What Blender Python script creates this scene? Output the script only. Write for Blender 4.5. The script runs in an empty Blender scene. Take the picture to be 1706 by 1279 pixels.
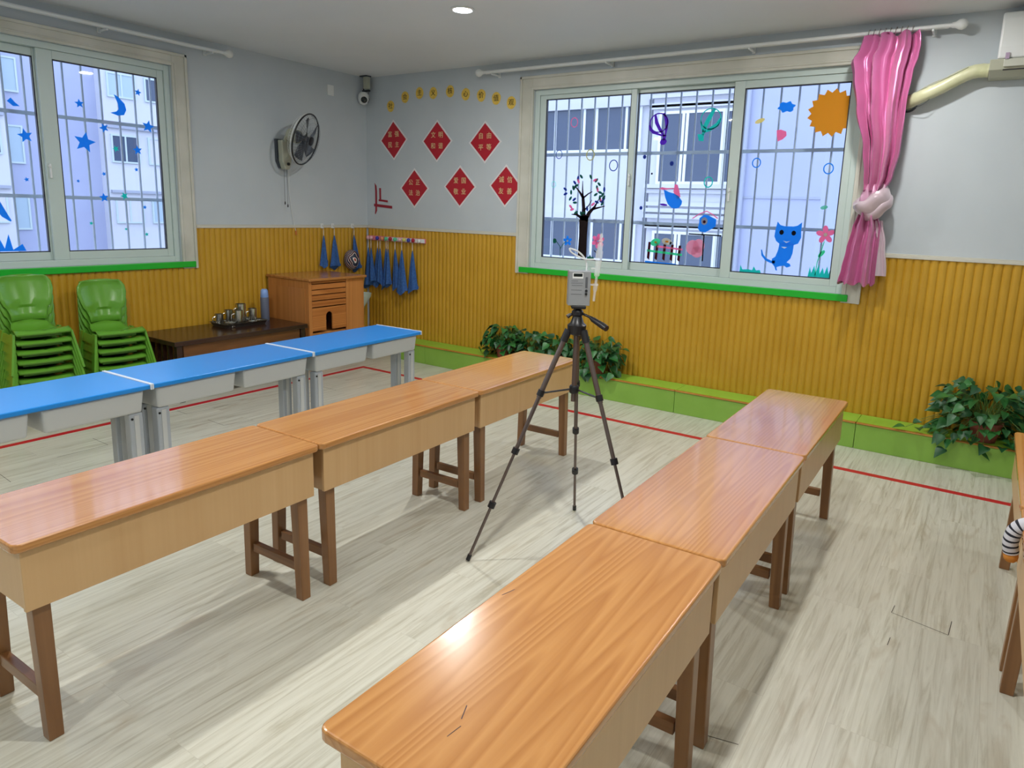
import bpy, bmesh, math, random
from mathutils import Vector, Matrix
from math import sin, cos, pi, radians
random.seed(7)
S = bpy.context.scene
COL = S.collection

# ------------------------------------------------------------------ camera
cd = bpy.data.cameras.new('camera'); cam = bpy.data.objects.new('camera', cd); COL.objects.link(cam)
cd.sensor_fit = 'HORIZONTAL'; cd.sensor_width = 36.0
cd.lens = 36.0*1151.5545/1706
cd.shift_x = (853-884.9136)/1706; cd.shift_y = (571.9646-639.5)/1706
cd.clip_start = 0.05; cd.clip_end = 300
cs, cu, cf = (0.83200727,0.55382203,0.03232753), (-0.13088288,0.13933023,0.98155833), (-0.53910442,0.82089479,-0.18840958)
M = Matrix(((cs[0],cu[0],-cf[0],5.6976418),(cs[1],cu[1],-cf[1],-5.36097148),(cs[2],cu[2],-cf[2],1.55),(0,0,0,1)))
cam.matrix_world = M
S.camera = cam
# ------------------------------------------------------------------ world / view
S.view_settings.view_transform = 'Standard'
S.view_settings.look = 'None'
S.view_settings.exposure = 0.0
S.view_settings.gamma = 1.0
S.view_settings.use_curve_mapping = False
w = bpy.data.worlds.new('overcast_sky'); S.world = w; w.use_nodes = True
wn = w.node_tree.nodes; wl = w.node_tree.links
bg = wn['Background']; bg.inputs[1].default_value = 3.0
tc = wn.new('ShaderNodeTexCoord'); sp = wn.new('ShaderNodeSeparateXYZ'); cr = wn.new('ShaderNodeValToRGB')
wl.new(tc.outputs['Generated'], sp.inputs[0]); wl.new(sp.outputs['Z'], cr.inputs[0]); wl.new(cr.outputs[0], bg.inputs[0])
cr.color_ramp.elements[0].position = 0.0; cr.color_ramp.elements[0].color = (0.73,0.79,1.0,1)
cr.color_ramp.elements[1].position = 0.6; cr.color_ramp.elements[1].color = (0.66,0.74,1.0,1)
# ------------------------------------------------------------------ materials
def lin(c):
    return tuple((v/255/12.92 if v/255 <= .04045 else ((v/255+.055)/1.055)**2.4) for v in c)+(1,)
MATS = {}
def mat(name, rgb, rough=.5, metal=0, coat=0, spec=None, sheen=0, trans=0):
    if name in MATS: return MATS[name]
    m = bpy.data.materials.new(name); m.use_nodes = True
    b = m.node_tree.nodes['Principled BSDF']
    b.inputs['Base Color'].default_value = lin(rgb); b.inputs['Roughness'].default_value = rough
    b.inputs['Metallic'].default_value = metal; b.inputs['Coat Weight'].default_value = coat
    b.inputs['Coat Roughness'].default_value = .08
    if spec is not None: b.inputs['Specular IOR Level'].default_value = spec
    if sheen: b.inputs['Sheen Weight'].default_value = sheen
    if trans: b.inputs['Transmission Weight'].default_value = trans
    MATS[name] = m
    return m
def nodes(m):
    nt = m.node_tree; return nt, nt.nodes, nt.links, nt.nodes['Principled BSDF']
def noisy(name, rgb, rgb2, scale=(1,1,1), nscale=5, rough=.5, detail=6, bump=0, lo=.35, hi=.65, coat=0, metal=0, rjit=0):
    """base colour wandering between two tones on an object-space noise"""
    if name in MATS: return MATS[name]
    m = mat(name, rgb, rough, metal, coat); nt, N, L, b = nodes(m)
    t = N.new('ShaderNodeTexCoord'); mp = N.new('ShaderNodeMapping'); mp.inputs['Scale'].default_value = scale
    n = N.new('ShaderNodeTexNoise'); n.inputs['Scale'].default_value = nscale; n.inputs['Detail'].default_value = detail
    r = N.new('ShaderNodeValToRGB'); r.color_ramp.elements[0].color = lin(rgb); r.color_ramp.elements[1].color = lin(rgb2)
    r.color_ramp.elements[0].position = lo; r.color_ramp.elements[1].position = hi
    L.new(t.outputs['Object'], mp.inputs[0]); L.new(mp.outputs[0], n.inputs['Vector']); L.new(n.outputs[0], r.inputs[0]); L.new(r.outputs[0], b.inputs['Base Color'])
    if bump:
        bp = N.new('ShaderNodeBump'); bp.inputs['Strength'].default_value = bump; bp.inputs['Distance'].default_value = .01
        L.new(n.outputs[0], bp.inputs['Height']); L.new(bp.outputs[0], b.inputs['Normal'])
    return m
def wood(name, base, dark, rough=.25, coat=.0, ring=26, axis='Y', strength=.55):
    """pine grain: distorted bands stretched along an axis plus fine fibre noise"""
    if name in MATS: return MATS[name]
    m = mat(name, base, rough, 0, coat); nt, N, L, b = nodes(m)
    t = N.new('ShaderNodeTexCoord'); oi = N.new('ShaderNodeObjectInfo')
    ad = N.new('ShaderNodeVectorMath'); ad.operation = 'ADD'
    ml = N.new('ShaderNodeVectorMath'); ml.operation = 'SCALE'; ml.inputs['Scale'].default_value = 1.0
    cx = N.new('ShaderNodeCombineXYZ'); mm = N.new('ShaderNodeMath'); mm.operation = 'MULTIPLY'; mm.inputs[1].default_value = 7.0
    L.new(oi.outputs['Random'], mm.inputs[0]); L.new(mm.outputs[0], cx.inputs[0]); L.new(mm.outputs[0], cx.inputs[1]); L.new(mm.outputs[0], cx.inputs[2])
    L.new(t.outputs['Object'], ad.inputs[0]); L.new(cx.outputs[0], ad.inputs[1])
    k = {'X':(.03,1,1),'Y':(1,.03,1),'Z':(1,1,.03)}[axis]
    mp = N.new('ShaderNodeMapping'); mp.inputs['Scale'].default_value = k; L.new(ad.outputs[0], mp.inputs[0])
    n1 = N.new('ShaderNodeTexNoise'); n1.inputs['Scale'].default_value = 3.2; n1.inputs['Detail'].default_value = 2; n1.inputs['Roughness'].default_value = .4
    L.new(mp.outputs[0], n1.inputs['Vector'])
    m1 = N.new('ShaderNodeMath'); m1.operation = 'MULTIPLY'; m1.inputs[1].default_value = ring; L.new(n1.outputs[0], m1.inputs[0])
    m2 = N.new('ShaderNodeMath'); m2.operation = 'FRACT'; L.new(m1.outputs[0], m2.inputs[0])
    r = N.new('ShaderNodeValToRGB'); e = r.color_ramp.elements
    e[0].position = 0; e[0].color = (0,0,0,1); e[1].position = .75; e[1].color = (1,1,1,1); q = r.color_ramp.elements.new(.98); q.color = (0.1,0.1,0.1,1)
    L.new(m2.outputs[0], r.inputs[0])
    n2 = N.new('ShaderNodeTexNoise'); n2.inputs['Scale'].default_value = 90; n2.inputs['Detail'].default_value = 3
    mp2 = N.new('ShaderNodeMapping'); mp2.inputs['Scale'].default_value = tuple(.25*v if v < 1 else 1 for v in k); L.new(ad.outputs[0], mp2.inputs[0]); L.new(mp2.outputs[0], n2.inputs['Vector'])
    n3 = N.new('ShaderNodeTexNoise'); n3.inputs['Scale'].default_value = 2.0; L.new(mp.outputs[0], n3.inputs['Vector'])
    a1 = N.new('ShaderNodeMath'); a1.operation = 'MULTIPLY_ADD'; a1.inputs[1].default_value = .5*strength; L.new(r.outputs[0], a1.inputs[0])
    a2 = N.new('ShaderNodeMath'); a2.operation = 'MULTIPLY_ADD'; a2.inputs[1].default_value = .5; L.new(n2.outputs[0], a2.inputs[0]); L.new(n3.outputs[0], a2.inputs[2])
    a3 = N.new('ShaderNodeMath'); a3.operation = 'MULTIPLY'; a3.inputs[1].default_value = .5; L.new(a2.outputs[0], a3.inputs[0]); L.new(a3.outputs[0], a1.inputs[2])
    mx = N.new('ShaderNodeMix'); mx.data_type = 'RGBA'; mx.inputs[6].default_value = lin(base); mx.inputs[7].default_value = lin(dark)
    cl = N.new('ShaderNodeMapRange'); cl.inputs['From Min'].default_value = .28; cl.inputs['From Max'].default_value = .78; L.new(a1.outputs[0], cl.inputs[0])
    L.new(cl.outputs[0], mx.inputs[0]); L.new(mx.outputs[2], b.inputs['Base Color'])
    return m
WALL = noisy('white_wall_paint', (188,197,203), (196,204,209), nscale=1.5, rough=.75)
CEIL = noisy('ceiling_paint', (222,226,228), (228,231,233), nscale=1.0, rough=.6)
YEL  = noisy('yellow_ribbed_paint', (190,145,36), (198,153,44), nscale=3, rough=.36)
CASE = noisy('stone_casing', (190,190,178), (208,207,196), nscale=3, rough=.4)
ALU  = mat('white_window_frame', (192,207,203), .35)
GASK = mat('black_gasket', (30,34,44), .5)
RAILM= mat('cream_trim', (205,203,190), .45)
SILL = mat('green_sill_paint', (26,176,44), .35)
STEP = noisy('green_step_paint', (130,174,68), (138,182,76), nscale=4, rough=.38)
LIP  = noisy('step_lip_wood', (168,116,40), (190,134,52), scale=(.3,1,1), nscale=8, rough=.4)
TAPE = mat('red_floor_tape', (190,30,42), .45)
WTOP = wood('varnished_pine_top', (206,150,88), (168,108,52), .22, coat=.5, ring=52, strength=.5)
WAPR = wood('pale_ply_panel', (206,168,120), (190,148,98), .32, ring=8, axis='Z', strength=.25)
WLEG = wood('varnished_leg', (150,108,68), (112,74,42), .3, ring=12, axis='Z')
WSTR = wood('varnished_rail', (144,100,62), (108,72,40), .32, ring=12, axis='X')
CABW = wood('cabinet_pine', (202,138,78), (166,102,50), .3, ring=14, axis='Z', strength=.4)
CABT = wood('cabinet_top_pine', (190,132,76), (152,96,48), .22, ring=14, axis='Y')
CABD = wood('drawer_pine', (204,134,72), (152,88,42), .3, ring=26, axis='Y')
DARKW= noisy('dark_walnut', (44,28,22), (62,38,28), scale=(1,.1,1), nscale=20, rough=.22)
DARKP= noisy('walnut_panel', (96,60,30), (116,74,38), scale=(1,.1,1), nscale=20, rough=.35)
BLUE = mat('blue_laminate', (30,134,216), .28)
WPLA = mat('white_desk_edging', (214,222,232), .4)
GPLA = mat('grey_desk_plastic', (196,198,196), .45)
LEGM = mat('grey_desk_leg', (172,178,184), .38)
BOLT = mat('black_bolt', (20,22,24), .4)
GCH  = mat('green_chair_plastic', (98,156,50), .22)
BLK  = mat('black_plastic', (22,22,26), .38)
BRONZE=mat('bronze_tripod_tube', (112,100,96), .32, .75)
STEEL= mat('polished_steel', (205,205,200), .2, 1)
GREYM= mat('sampler_case_grey', (158,162,164), .4, .35)
GLD  = mat('sampler_lcd', (18,26,22), .2)
WHT  = mat('white_plastic', (226,230,230), .4)
CREAMP=mat('cream_plastic', (176,178,160), .45)
DGREY= mat('dark_blade_grey', (62,68,76), .35)
PINKS= mat('pink_satin', (206,116,168), .34, .35, sheen=.2)
SILV = mat('silver_pink_lining', (206,186,196), .34, .3, sheen=.4)
TOWEL= noisy('blue_towel_cloth', (44,84,146), (60,104,170), nscale=60, rough=.95)
TERRA= noisy('terracotta', (120,60,46), (140,74,58), nscale=10, rough=.7)
SOIL = noisy('soil', (40,28,20), (62,44,30), nscale=60, rough=1)
LEAF = noisy('leaf_green', (26,82,40), (52,120,52), nscale=9, rough=.42)
LEAF2= noisy('leaf_dark_green', (20,66,36), (38,98,46), nscale=9, rough=.42)
STEMG= mat('plant_stem', (90,120,50), .6)
PIPEW= noisy('taped_pipe_wrap', (196,198,158), (212,212,178), scale=(1,1,1), nscale=12, rough=.35)
RED  = mat('red_card', (178,26,44), .5)
REDT = mat('dark_red_tape', (150,22,44), .45)
GOLD = mat('gold_lettering', (222,204,150), .5)
WCARD= mat('white_card_border', (226,222,224), .5)
INK  = mat('black_ink', (52,44,26), .6)
YCARD= noisy('yellow_card', (226,186,70), (232,200,96), nscale=25, rough=.6)
FACW = noisy('facade_white', (200,202,208), (208,210,215), nscale=.4, rough=.9)
FACB = noisy('facade_blue_grey', (166,172,196), (174,180,202), nscale=.4, rough=.9)
FACG = noisy('facade_grey', (158,164,178), (168,174,186), nscale=.4, rough=.9)
FGL  = mat('facade_window_glass', (70,84,104), .15)
FGL2 = mat('facade_pale_blind', (170,190,200), .4)
CURT2= mat('facade_curtain', (205,205,208), .6)
GRND = noisy('courtyard_ground', (120,122,124), (138,140,140), nscale=.3, rough=.9)
BARM = mat('galvanised_bar', (186,192,202), .4, .1)

def glass():
    m = bpy.data.materials.new('window_glass'); m.use_nodes = True; nt = m.node_tree; N = nt.nodes; L = nt.links
    N.remove(N['Principled BSDF']); out = N['Material Output']
    t = N.new('ShaderNodeBsdfTransparent'); t.inputs[0].default_value = (.9,.95,.99,1)
    g = N.new('ShaderNodeBsdfGlossy'); g.inputs['Roughness'].default_value = .02
    fr = N.new('ShaderNodeFresnel'); fr.inputs[0].default_value = 1.3
    mx = N.new('ShaderNodeMixShader'); L.new(fr.outputs[0], mx.inputs[0]); L.new(t.outputs[0], mx.inputs[1]); L.new(g.outputs[0], mx.inputs[2]); L.new(mx.outputs[0], out.inputs[0])
    return m
GLASS = glass()
def clear(name, tint, gl=.25):
    m = bpy.data.materials.new(name); m.use_nodes = True; nt = m.node_tree; N = nt.nodes; L = nt.links
    b = N['Principled BSDF']; b.inputs['Base Color'].default_value = lin(tint); b.inputs['Roughness'].default_value = .12
    t = N.new('ShaderNodeBsdfTransparent'); mx = N.new('ShaderNodeMixShader'); mx.inputs[0].default_value = gl
    L.new(t.outputs[0], mx.inputs[1]); L.new(b.outputs[0], mx.inputs[2]); L.new(mx.outputs[0], N['Material Output'].inputs[0])
    return m
CLEAR = clear('clear_glassware', (240,244,244), .30)
HOSE = clear('milky_hose', (232,236,238), .75)
def emis(name, rgb, k):
    m = bpy.data.materials.new(name); m.use_nodes = True; nt = m.node_tree; N = nt.nodes
    b = N['Principled BSDF']; b.inputs['Emission Color'].default_value = lin(rgb); b.inputs['Emission Strength'].default_value = k
    return m
LAMP = emis('lamp_diffuser', (245,250,255), 30)

def floor_mat():
    m = mat('pale_oak_planks', (196,192,174), .3); nt, N, L, b = nodes(m)
    t = N.new('ShaderNodeTexCoord')
    mp = N.new('ShaderNodeMapping'); mp.inputs['Rotation'].default_value = (0,0,pi/2); mp.inputs['Location'].default_value = (2.425,.545,0)
    L.new(t.outputs['Object'], mp.inputs[0])
    br = N.new('ShaderNodeTexBrick'); br.offset = .37; br.inputs['Scale'].default_value = 1; br.inputs['Brick Width'].default_value = 1.22; br.inputs['Row Height'].default_value = .2
    br.inputs['Mortar Size'].default_value = .0008; br.inputs['Mortar Smooth'].default_value = .3; br.inputs['Bias'].default_value = 0
    br.inputs['Color1'].default_value = (0,0,0,1); br.inputs['Color2'].default_value = (1,1,1,1); br.inputs['Mortar'].default_value = (.5,.5,.5,1)
    L.new(mp.outputs[0], br.inputs['Vector'])
    # each plank shifts the grain pattern
    ad = N.new('ShaderNodeVectorMath'); ad.operation = 'MULTIPLY_ADD'; ad.inputs[1].default_value = (3.1,5.7,0); L.new(br.outputs['Color'], ad.inputs[0]); L.new(t.outputs['Object'], ad.inputs[2])
    m1 = N.new('ShaderNodeMapping'); m1.inputs['Scale'].default_value = (1,.05,1); L.new(ad.outputs[0], m1.inputs[0])
    n1 = N.new('ShaderNodeTexNoise'); n1.inputs['Scale'].default_value = 40; n1.inputs['Detail'].default_value = 7; n1.inputs['Roughness'].default_value = .65; n1.inputs['Distortion'].default_value = .9
    L.new(m1.outputs[0], n1.inputs['Vector'])
    r1 = N.new('ShaderNodeValToRGB'); e = r1.color_ramp.elements
    e[0].position = .30; e[0].color = lin((176,172,152)); e[1].position = .72; e[1].color = lin((220,220,206)); q = e.new(.5); q.color = lin((207,206,191))
    L.new(n1.outputs[0], r1.inputs[0])
    # sparse darker cathedral streaks and knots
    m2 = N.new('ShaderNodeMapping'); m2.inputs['Scale'].default_value = (1,.22,1); L.new(ad.outputs[0], m2.inputs[0])
    n2 = N.new('ShaderNodeTexNoise'); n2.inputs['Scale'].default_value = 7; n2.inputs['Detail'].default_value = 5; n2.inputs['Distortion'].default_value = 2.2; L.new(m2.outputs[0], n2.inputs['Vector'])
    r2 = N.new('ShaderNodeValToRGB'); e = r2.color_ramp.elements; e[0].position = .60; e[0].color = (0,0,0,1); e[1].position = .78; e[1].color = (.5,.5,.5,1); L.new(n2.outputs[0], r2.inputs[0])
    mx = N.new('ShaderNodeMix'); mx.data_type = 'RGBA'; mx.inputs[7].default_value = lin((158,138,104)); L.new(r2.outputs[0], mx.inputs[0]); L.new(r1.outputs[0], mx.inputs[6])
    # plank tint
    pt = N.new('ShaderNodeMix'); pt.data_type = 'RGBA'; pt.blend_type = 'MULTIPLY'; pt.inputs[0].default_value = 1
    r3 = N.new('ShaderNodeValToRGB'); e = r3.color_ramp.elements; e[0].color = (.93,.93,.93,1); e[1].color = (1,1,1,1); L.new(br.outputs['Color'], r3.inputs[0])
    L.new(mx.outputs[2], pt.inputs[6]); L.new(r3.outputs[0], pt.inputs[7])
    mo = N.new('ShaderNodeMix'); mo.data_type = 'RGBA'; mo.inputs[7].default_value = lin((120,112,94)); ms = N.new('ShaderNodeMath'); ms.operation = 'MULTIPLY'; ms.inputs[1].default_value = .2
    L.new(br.outputs['Fac'], ms.inputs[0]); L.new(ms.outputs[0], mo.inputs[0]); L.new(pt.outputs[2], mo.inputs[6]); L.new(mo.outputs[2], b.inputs['Base Color'])
    return m
FLOOR = floor_mat()

# ------------------------------------------------------------------ mesh helpers
class MB:
    def __init__(s): s.v = []; s.f = []; s.m = []
    def add(s, vs, fs, mi=0):
        o = len(s.v); s.v += [tuple(v) for v in vs]; s.f += [tuple(i+o for i in f) for f in fs]; s.m += [mi]*len(fs); return s
    def box(s, x0, x1, y0, y1, z0, z1, mi=0, T=None):
        v = [(x0,y0,z0),(x1,y0,z0),(x1,y1,z0),(x0,y1,z0),(x0,y0,z1),(x1,y0,z1),(x1,y1,z1),(x0,y1,z1)]
        if T: v = [T @ Vector(a) for a in v]
        return s.add(v, [(0,3,2,1),(4,5,6,7),(0,1,5,4),(1,2,6,5),(2,3,7,6),(3,0,4,7)], mi)
    def hexa(s, lo, hi, mi=0):
        return s.add(list(lo)+list(hi), [(0,3,2,1),(4,5,6,7),(0,1,5,4),(1,2,6,5),(2,3,7,6),(3,0,4,7)], mi)
    def tube(s, pts, r, n=10, cap=True, mi=0, closed=False):
        pts = [Vector(p) for p in pts]; k = len(pts); rr = r if isinstance(r,(list,tuple)) else [r]*k
        vs = []; up = None
        for i,p in enumerate(pts):
            if closed: d = pts[(i+1)%k]-pts[i-1]
            else: d = pts[min(i+1,k-1)]-pts[max(i-1,0)]
            d.normalize()
            if up is None: up = Vector((0,0,1)) if abs(d.z) < .9 else Vector((1,0,0))
            a = d.cross(up); 
            if a.length < 1e-6: a = d.orthogonal()
            a.normalize(); b = a.cross(d); up = b.copy()
            for j in range(n):
                t = 2*pi*j/n; vs.append(p+rr[i]*(cos(t)*a+sin(t)*b))
        fs = []
        for i in range(k if closed else k-1):
            for j in range(n):
                a0 = i*n+j; a1 = i*n+(j+1)%n; b0 = ((i+1)%k)*n+j; b1 = ((i+1)%k)*n+(j+1)%n
                fs.append((a0,a1,b1,b0))
        if cap and not closed: fs += [tuple(range(n))[::-1], tuple((k-1)*n+j for j in range(n))]
        return s.add(vs, fs, mi)
    def lathe(s, prof, c=(0,0,0), n=24, mi=0, T=None, cap=True):
        vs = []
        for (r,z) in prof:
            for j in range(n):
                t = 2*pi*j/n; v = Vector((r*cos(t), r*sin(t), z))
                v = (T @ v) if T else v+Vector(c); vs.append(v)
        fs = []
        for i in range(len(prof)-1):
            for j in range(n):
                fs.append((i*n+j, i*n+(j+1)%n, (i+1)*n+(j+1)%n, (i+1)*n+j))
        if cap: fs += [tuple(range(n))[::-1], tuple((len(prof)-1)*n+j for j in range(n))]
        return s.add(vs, fs, mi)
    def loops(s, rows, cap=True, mi=0, closed=True):
        n = len(rows[0]); vs = [v for r in rows for v in r]; fs = []
        for i in range(len(rows)-1):
            for j in range(n if closed else n-1):
                fs.append((i*n+j, i*n+(j+1)%n, (i+1)*n+(j+1)%n, (i+1)*n+j))
        if cap and closed: fs += [tuple(range(n))[::-1], tuple((len(rows)-1)*n+j for j in range(n))]
        return s.add(vs, fs, mi)
    def prism(s, pts, d0, d1, plane='B', mi=0):
        """2-D outline (u,z) extruded across a wall plane: B = y range, A = x range, Z = z range"""
        n = len(pts)
        f = {'B':lambda u,z,d:(u,d,z), 'A':lambda u,z,d:(d,u,z), 'Z':lambda u,z,d:(u,z,d)}[plane]
        vs = [f(u,z,d0) for u,z in pts]+[f(u,z,d1) for u,z in pts]
        fs = [tuple(range(n)), tuple(range(2*n-1,n-1,-1))]+[(i,i+n,(i+1)%n+n,(i+1)%n) for i in range(n)]
        return s.add(vs, fs, mi)
    def build(s, name, mats, parent=None, smooth=False, bevel=0, solid=0, loc=None, seg=2, sub=0):
        me = bpy.data.meshes.new(name); me.from_pydata([tuple(v) for v in s.v], [], s.f)
        if not isinstance(mats,(list,tuple)): mats = [mats]
        for m in mats: me.materials.append(m)
        for p,mi in zip(me.polygons, s.m): p.material_index = mi
        b = bmesh.new(); b.from_mesh(me); bmesh.ops.recalc_face_normals(b, faces=b.faces); b.to_mesh(me); b.free()
        if smooth:
            for p in me.polygons: p.use_smooth = True
            try: me.set_sharp_from_angle(angle=radians(40))
            except Exception: pass
        me.update()
        o = bpy.data.objects.new(name, me); COL.objects.link(o)
        if parent: o.parent = parent
        if loc: o.location = loc
        if bevel:
            md = o.modifiers.new('bevel','BEVEL'); md.width = bevel; md.segments = seg; md.limit_method = 'ANGLE'; md.angle_limit = radians(40)
        if solid:
            md = o.modifiers.new('solid','SOLIDIFY'); md.thickness = solid; md.offset = 0
        if sub:
            md = o.modifiers.new('sub','SUBSURF'); md.levels = sub; md.render_levels = sub
        return o
def tag(o, label=None, cat=None, group=None, kind=None):
    if label: o['label'] = label
    if cat: o['category'] = cat
    if group: o['group'] = group
    if kind: o['kind'] = kind
    return o
def empty(name, loc=(0,0,0), rz=0, label=None, cat=None, group=None, kind=None):
    o = bpy.data.objects.new(name, None); COL.objects.link(o); o.location = loc; o.rotation_euler = (0,0,rz); o.empty_display_size = .1
    return tag(o, label, cat, group, kind)
def struct(name, mb, m, **k):
    return tag(mb.build(name, m, **k), kind='structure')
def copy_tree(o, parent=None):
    c = o.copy(); COL.objects.link(c); c.parent = parent
    for ch in list(o.children): copy_tree(ch, c)
    return c
def box(*a, **k): return MB().box(*a, **k)

# ------------------------------------------------------------------ the room
CH = 2.855; XR = 7.8; YF = -7.6; WT = .22
struct('floor', box(-WT, XR+WT, YF-WT, WT, -.12, 0), FLOOR)
struct('ceiling', box(-WT, XR+WT, YF-WT, WT, CH, CH+.15), CEIL)
# window wall (back), opening x 2.13..4.83, z 1.04..2.60
BX0, BX1, BZ0, BZ1 = 2.125, 4.83, 1.035, 2.60
m = MB()
m.box(0, BX0, 0, WT, 0, CH); m.box(BX1, XR, 0, WT, 0, CH); m.box(BX0, BX1, 0, WT, 0, BZ0); m.box(BX0, BX1, 0, WT, BZ1, CH)
struct('wall_back', m, WALL)
AY0, AY1 = -3.92, -2.10
m = MB()
m.box(-WT, 0, AY1, WT, 0, CH); m.box(-WT, 0, YF, AY0, 0, CH); m.box(-WT, 0, AY0, AY1, 0, BZ0); m.box(-WT, 0, AY0, AY1, BZ1, CH)
struct('wall_left', m, WALL)
struct('wall_right', box(XR, XR+WT, YF, WT, 0, CH), WALL)
struct('wall_front', box(-WT, XR+WT, YF-WT, YF, 0, CH), WALL)
# ribbed yellow wainscot: real half-round ribs
def ribs(u0, u1, z0, z1, plane, pitch=.0505, dep=.010):
    n = int(round((u1-u0)/pitch)); p = (u1-u0)/n; pr = []
    for i in range(n):
        for k in range(6):
            t = k/6; pr.append((u0+(i+t)*p, .004+dep*abs(sin(pi*t))**.6))
    pr.append((u1,.004)); vs = []; fs = []
    for (u,d) in pr:
        for z in (z0,z1): vs.append((u,-d,z) if plane == 'B' else (d,u,z))
    # back plane and closing faces
    N = len(pr)
    for i in range(N-1): fs.append((2*i,2*i+2,2*i+3,2*i+1))
    fs.append(tuple(range(1,2*N,2))); 
    m = MB(); m.add(vs, fs); return m
m = ribs(.018, 2.02, 0, 1.315, 'B'); q = ribs(2.02, 4.90, 0, .985, 'B'); r_ = ribs(4.90, XR, 0, 1.315, 'B')
for a in (q, r_): m.add(a.v, a.f)
struct('trim_1', m, YEL)
m = ribs(-1.99, -.018, 0, 1.315, 'A'); q = ribs(-4.05, -1.99, 0, .985, 'A'); r_ = ribs(YF, -4.05, 0, 1.315, 'A')
for a in (q, r_): m.add(a.v, a.f)
struct('trim_2', m, YEL)
# chair rail
m = MB(); m.box(0, 1.985, -.02, 0, 1.312, 1.336); m.box(4.99, XR, -.02, 0, 1.312, 1.336); m.box(0,1.985,-.010,0,1.336,1.342); m.box(4.99,XR,-.010,0,1.336,1.342)
struct('trim_3', m, RAILM, bevel=.003)
m = MB(); m.box(0, .02, -1.965, -.021, 1.312, 1.336); m.box(0, .02, YF, -4.07, 1.312, 1.336); m.box(0,.010,-1.965,-.021,1.336,1.342)
struct('trim_4', m, RAILM, bevel=.003)
# casings around the windows
def casing(name, u0, u1, z0, z1, wl_, wr_, wt_, plane):
    m = MB()
    def bx(a,b,c,d,e,f):
        if plane == 'B': m.box(a,b,-f,-e,c,d)
        else: m.box(e,f,a,b,c,d)
    def leg(a,b,c,d, inner):
        bx(a,b,c,d,0,.02)
    bx(u0-wl_, u0, z0-.06, z1+wt_, 0, .022); bx(u1, u1+wr_, z0-.06, z1+wt_, 0, .022); bx(u0, u1, z1, z1+wt_, 0, .022)
    bx(u0-wl_, u0-wl_+.022, z0-.06, z1+wt_, .022, .034); bx(u1+wr_-.022, u1+wr_, z0-.06, z1+wt_, .022, .034); bx(u0-wl_, u1+wr_, z1+wt_-.022, z1+wt_, .022, .034)
    bx(u0-.03,u0-.018,z0,z1+.018,.022,.028); bx(u1+.018,u1+.03,z0,z1+.018,.022,.028); bx(u0-.03,u1+.03,z1+.018,z1+.03,.022,.028)
    return struct(name, m, CASE, bevel=.003)
casing('trim_5', BX0, BX1, 1.035, BZ1, .135, .125, .115, 'B')
casing('trim_6', AY0, AY1, 1.035, BZ1, .125, .125, .10, 'A')
struct('trim_7', box(2.03, 4.875, -.035, .03, .985, 1.034), SILL, bevel=.004)
struct('trim_8', box(-.03, .035, -4.0, -1.995, .985, 1.034), SILL, bevel=.004)

# ------------------------------------------------------------------ windows (sliding sashes)
def window(name, plane, u0, u1, z0, z1, sashes):
    sg = 1 if plane == 'B' else -1                 # outward direction of the wall
    def bx(m, a,b,c,d,e,f):                        # e,f = depth into the wall
        if plane == 'B': m.box(a,b,e,f,c,d)
        else: m.box(-f,-e,a,b,c,d)
    root = empty(name, ((u0+u1)/2, .07, z0) if plane=='B' else (-.07,(u0+u1)/2,z0), kind='structure')
    off = -Vector(root.location)
    def mk(m, nm, mt, **k): o = m.build(nm, mt, root, **k); o.location = off; return o
    m = MB(); bx(m,u0,u0+.045,z0,z1,.02,.13); bx(m,u1-.045,u1,z0,z1,.02,.13); bx(m,u0+.045,u1-.045,z1-.045,z1,.02,.13); bx(m,u0+.045,u1-.045,z0,z0+.045,.02,.13)
    mk(m,'window_frame',ALU,bevel=.003)
    for (a,b,d,g0,g1,ls,rs) in sashes:             # sash a..b, depth d, glass z g0..g1, stile widths
        za, zb = z0+.0455, z1-.0455
        m = MB(); bx(m,a,a+ls,za,zb,d-.016,d+.016); bx(m,b-rs,b,za,zb,d-.016,d+.016); bx(m,a+ls,b-rs,za,g0,d-.016,d+.016); bx(m,a+ls,b-rs,g1,zb,d-.016,d+.016)
        s_ = mk(m,'sash',ALU,bevel=.003)
        m = MB(); w_=.007; G0,G1,A0,A1 = g0,g1,a+ls,b-rs
        for q in ((A0,A0+w_,G0,G1),(A1-w_,A1,G0,G1),(A0+w_,A1-w_,G0,G0+w_),(A0+w_,A1-w_,G1-w_,G1)): bx(m,*q,d-.012,d+.012)
        o = m.build('gasket',GASK,s_)
        m = MB(); bx(m,A0+.002,A1-.002,G0+.002,G1-.002,d-.003,d+.003)
        o = m.build('glass',GLASS,s_)
    return root
w1 = window('window_1','B',BX0,BX1,BZ0,BZ1,[(2.171,3.11,.05,1.135,2.52,.06,.05),(3.055,3.955,.085,1.145,2.525,.05,.05),(3.915,4.784,.05,1.13,2.50,.08,.05)])
w2 = window('window_2','A',AY0,AY1,BZ0,BZ1,[(-3.874,-3.005,.085,1.138,2.50,.06,.045),(-3.04,-2.146,.05,1.14,2.495,.10,.05)])
def latch(plane, u, z, d, par):
    m = MB(); 
    if plane=='B': m.box(u-.006,u+.006,d-.02,d,z-.05,z+.05); m.tube([(u,d-.02,z+.02),(u+.02,d-.035,z+.035)],.004)
    else: m.box(-d,-d+.02,u-.006,u+.006,z-.05,z+.05); m.tube([(-d+.02,u,z+.02),(-d+.035,u-.02,z+.035)],.004)
    o = m.build('latch',WHT,par,bevel=.002); o.location = -Vector(par.location)
latch('B',3.085,1.83,.034,w1); latch('B',3.94,1.72,.034,w1); latch('A',-3.02,1.72,.034,w2)
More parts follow.
